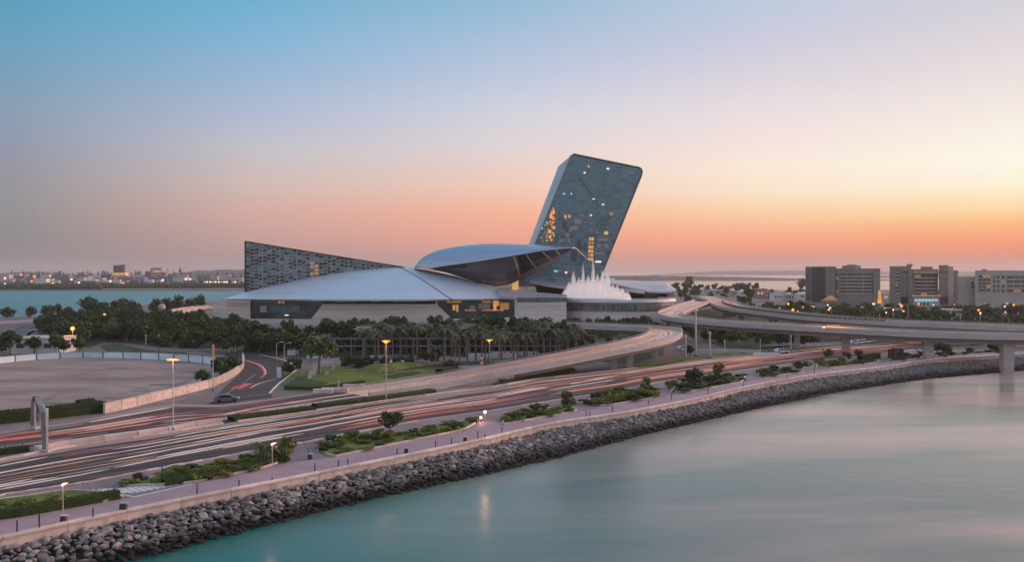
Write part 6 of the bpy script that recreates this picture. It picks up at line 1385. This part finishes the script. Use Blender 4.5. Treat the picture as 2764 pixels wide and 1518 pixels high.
for px, yb, yt, st, lab in [(2244,850,829,'arm','twin armed lamp on the rear viaduct below the left office block'),(2374,862,849,'post','thin post on the rear viaduct below the yellow mast'),(2411,862,838,'globe','pink globe lamp on the rear viaduct left of the white pavilion'),(2451,863,824,'arm','tall lamp on the rear viaduct before the white pavilion'),(2592,870,836,'post','thin lamp on the rear viaduct before the brown villa'),(2646,874,847,'globe','bright globe lamp on the rear viaduct near the right edge')]:
    p = G(px, yb, 6.4); lamp(px, yb, yt, st, lab, 6.4, r=.10)
for px, yb, D, lab in [(2001,HY+0,0,'')]: pass
lamp(2222,947,884,'flood','slim floodlight washing the viaduct side orange at its middle pier',r=.14)
lamp(2052,960,918,'post','low white capped post in the lane under the viaducts',r=.1)
# signs
sb = thing('sign_board', 'blank white sign board beside the access road', 'sign', G(753, 1022))
MB().prism([P(747,991,208), P(759,993,208), P(759,1021,208), P(747,1022,208)], [P(747,991,208.2), P(759,993,208.2), P(759,1021,208.2), P(747,1022,208.2)]).build('panel', M['white'], sb); MB().tube([P(747.5,1024,208.1), P(747.5,991,208.1)], .06, 5).build('post', M['steel'], sb)
# bollards on the promenade
bm_ = MB().lathe([(.07, 0), (.07, .9), (.05, 1.0)], 8).mesh('post', M['rubber'])
for px, yb, h_, lab in [(46,1441,1.25,'leftmost black bollard on the promenade'),(106,1430,1.5,'second black bollard from the left'),(251,1400,1.0,'black bollard left of the litter box'),(532,1336,1.15,'dark slim bollard below the hatched triangle'),(645,1315,.8,'thin bollard left of the slim white post'),(832,1225,.6,'stub post on the paving left of the lens bed'),(914,1262,.85,'bollard below the lens bed, left one'),(939,1258,.9,'bollard below the lens bed, right one'),(850,1275,1.1,'thin bollard at the joint of the sea wall'),(1072,1227,.8,'bollard below the middle of the lens bed'),(1176,1207,.9,'leaning bollard below the lens bed'),(1219,1199,.9,'thin bollard left of the globe lamp'),(1290,1185,1.1,'bollard just left of the globe lamp'),(1355,1171,1.0,'bollard just right of the globe lamp'),(1582,1127,1.1,'bollard at the left end of the tall shrub bed'),(1592,1126,.8,'short bollard at the left end of the tall shrub bed'),(1653,1112,1.0,'bollard below the tall shrub bed'),(1750,1093,.9,'bollard at the right end of the tall shrub bed'),(1812,1080,1.3,'white post at the paved gap'),(1911,1066,1.3,'bollard below the spiky bed'),(2006,1046,1.0,'bollard right of the spiky bed'),(2126,1023,1.1,'bollard below the wedge bed'),(2198,1011,2.2,'tall thin post right of the wedge bed'),(438,1308,2.1,'thin signpost at the hatched triangle'),(541,1300,1.0,'thin rail post at the long bed')]:
    o = inst('bollard', bm_, None, G(px, yb, .02), 0, (1, 1, h_)); tag(o, lab, 'bollard', 'bollards on the promenade')
def bin_(px, py, s_, label):
    r = thing('litter_box', label, 'litter bin', G(px, py, .02)); inst('body', MB().prism([(-.3*s_,-.25*s_,0),(.3*s_,-.25*s_,0),(.3*s_,.25*s_,0),(-.3*s_,.25*s_,0)], [(-.24*s_,-.2*s_,.7*s_),(.34*s_,-.2*s_,.7*s_),(.34*s_,.2*s_,.7*s_),(-.24*s_,.2*s_,.7*s_)]).mesh('body', M['steel_d']), r); inst('lid', MB().box((.05*s_, 0, .74*s_), (.7*s_, .5*s_, .08)).mesh('lid', M['steel']), r)
bin_(332,1380,1.1,'dark litter box on the wall coping right of the bollards'); bin_(836,1240,.9,'dark bin beside the lens bed corner'); bin_(171,1411,.9,'dark box at the foot of the pink lamp'); bin_(1096,1224,.9,'small dark box on the wall coping'); bin_(1255,1193,.9,'small dark box on the coping left of the globe lamp')
# pergola frame before the podium
M['concrete_p'] = mat('concrete_grey', (.24, .235, .24), .8, 0, (.17, .165, .17), (.6, .6, .6), 5)
pg = thing('pergola', 'grey post and beam frame behind the palms below the podium', 'pergola', (-20, 262, 0))
cm = MB().box((0, 0, 2.75), (.45, .45, 5.5)).mesh('column', M['concrete_p'])
for i, px in enumerate([893,943,980,1016,1060,1113,1157,1200,1258,1310,1362,1423,1470,1510]): inst('column', cm, pg, Vector((XD(px, 262), 262+(i % 2)*3, 0))-wloc(pg))
for z, d_ in ((5.3, 262), (3.1, 262.2)):
    MB().box((XD(1200, 262), d_, z), (XD(1520, 262)-XD(885, 262), .3, .42)).build('beam', M['concrete_p'], pg)
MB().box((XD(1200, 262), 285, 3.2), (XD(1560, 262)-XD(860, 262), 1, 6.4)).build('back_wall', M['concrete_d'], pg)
# leaning slabs in the garden
for px0, px1, yb, yt, D, dx, lab in [(827,840,1030,1000,0,9,'front leaning concrete slab under the olive tree'),(840,851,1022,982,0,7,'rear leaning concrete slab under the olive tree'),(870,880,1022,1004,0,9,'short pale slab right of the olive trunk'),(889,897,1010,975,0,14,'thin leaning slab right of the olive tree'),(904,911,992,972,0,9,'farthest thin leaning slab in the garden')]:
    b = G((px0+px1)/2, yb); m_ = MB().prism([P(px0, yb, b.y), P(px1, yb, b.y), P(px1+dx, yt, b.y), P(px0+dx, yt, b.y)], [P(px0, yb, b.y+1), P(px1, yb, b.y+1), P(px1+dx, yt, b.y+1), P(px0+dx, yt, b.y+1)])
    o = m_.build('slab', M['concrete_w'], None, b); tag(o, lab, 'sculpture')
for px, py, w_, h_, d_, m_, lab in [(1046,990,9,1.4,5,'white','long pale block in the garden slope'),(1020,978,5,1.6,3,'concrete','square grey block before the pergola'),(1330,968,14,1.4,1,'white','low white wall before the ramp piers'),(1390,962,14,1.3,1,'white','second low white wall before the ramp piers'),(1265,1000,9,1.0,1,'concrete','low grey wall by the ramp start'),(858,968,6,1.2,2,'white','pale low wall behind the olive tree'),(2070,962,8,.9,1,'white','low white wall under the viaduct'),(2000,955,12,1.1,1,'concrete','low wall by the underpass lane'),(1900,958,14,1.5,1,'concrete','railing wall behind the grey posts'),(790,960,3,1.4,1,'white','small white box beyond the access road')]:
    o = MB().box(G(px, py)+Vector((0, 0, h_/2)), (w_, d_, h_)).build('low_wall', M[m_], None, G(px, py)); tag(o, lab, 'wall')
# blocks by the garden kerb
for px, py, w_, lab in [(872,1063,4,'left pale kerb block at the lawn corner'),(905,1060,5.5,'middle pale kerb block with a white stake'),(955,1050,4.5,'right pale kerb block by the lawn')]:
    o = MB().box(G(px, py)+Vector((0, 0, .45)), (w_, 1.0, .9)).build('kerb_block', M['kerb'], None, G(px, py)); tag(o, lab, 'block')
o = MB().tube([G(912,1058), G(912,1058)+Vector((.2, 0, 2.4))], .08, 6).build('stake', M['white'], None, G(912, 1058)); tag(o, 'white leaning stake by the middle kerb block', 'post')
op = thing('traffic_post', 'orange and white striped post at the ramp start', 'post', G(1300, 1000))
for i, m_ in enumerate(['orange_paint', 'orange_paint', 'orange_paint', 'white', 'red', 'white']): inst('ring', MB().lathe([(.42-.03*i, i*.55), (.42-.03*i, i*.55+.54)], 10).mesh('ring', M[m_]), op)
# vehicles: parked and standing ones seen small
def car(px, py, rz, label, paint, van=False):
    r = thing('van' if van else 'car', label, 'van' if van else 'car', G(px, py, .03), rz); L, Wd, Hh = (5.2, 1.95, 2.1) if van else (4.4, 1.8, 1.45)
    prof = [(-L/2, .35), (-L/2, .85 if not van else 1.2), (-L/2+.15, 1.0 if not van else Hh-.1), (-L*.28, Hh) if not van else (-L/2+.5, Hh), (L*.12, Hh) if not van else (L*.22, Hh), (L*.27, .98) if not van else (L*.38, 1.15), (L/2-.1, .85), (L/2, .6), (L/2, .35)]
    inst('body', MB().prism([(x, -Wd/2, z) for x, z in prof], [(x, Wd/2, z) for x, z in prof]).mesh('body', paint), r)
    gp_ = [(-L*.40, 1.0), (-L*.27, Hh-.1), (L*.11, Hh-.1), (L*.24, 1.0)]
    for s_ in (-1, 1): inst('side_window', MB().prism([(x, s_*(Wd/2), z) for x, z in gp_], [(x, s_*(Wd/2+.02), z) for x, z in gp_]).mesh('side_window', M['glass_d']), r)
    wm_ = MB().tube([(0, -.1, 0), (0, .1, 0)], .32, 12).mesh('wheel', M['rubber'])
    for sx_ in (-1, 1):
        for sy_ in (-1, 1): inst('wheel', wm_, r, (sx_*L*.31, sy_*Wd*.47, .32))
    for s_ in (-1, 1):
        inst('headlight', MB().box((L/2+.01, s_*.6, .7), (.06, .35, .18)).mesh('headlight', M['lit_white']), r); inst('tail_light', MB().box((-L/2-.01, s_*.65, .75), (.06, .3, .2)).mesh('tail_light', M['red']), r)
cpw, cpd = mat('car_white', (.7, .7, .72), .3, .1, coat=.5), mat('car_dark', (.07, .075, .085), .5, .1)
car(2308,931,.2,'white car parked under the front viaduct, left one',cpw); car(2325,929,.2,'white car parked under the front viaduct, middle one',cpw); car(2341,927,.2,'white car parked under the front viaduct, right one',cpw)
car(1845,947,.3,'white car parked beside the grey posts',cpw); car(2110,954,.2,'white car at the highway edge by the capped post',cpw)
car(612,1086,.35,'pale grey car with one bright headlight at the access road mouth',mat('car_grey', (.15,.15,.165), .5, .2))
# dark equipment boxes by the right bed
for px, py, w_, h_, lab in [(2403,967,1.0,2.6,'left dark cabinet near the right promenade end'),(2415,967,1.5,2.9,'middle dark cabinet near the right promenade end'),(2432,966,1.2,2.7,'right dark cabinet near the right promenade end')]:
    o = MB().prism([(-w_/2,-.6,0),(w_/2,-.6,0),(w_/2,.6,0),(-w_/2,.6,0)], [(-w_/2*.9,-.5,h_),(w_/2*.9,-.5,h_),(w_/2*.9,.5,h_),(-w_/2*.9,.5,h_)]).mesh('cabinet', M['steel_d']); tag(inst('cabinet', o, None, G(px, py)), lab, 'cabinet')
o = MB().sphere(P(437, 830, 480), 1.9, 14, 8).build('dome_hut', M['villa'], None, P(437, 832, 480)); tag(o, 'small beige dome among the waterside trees', 'dome')
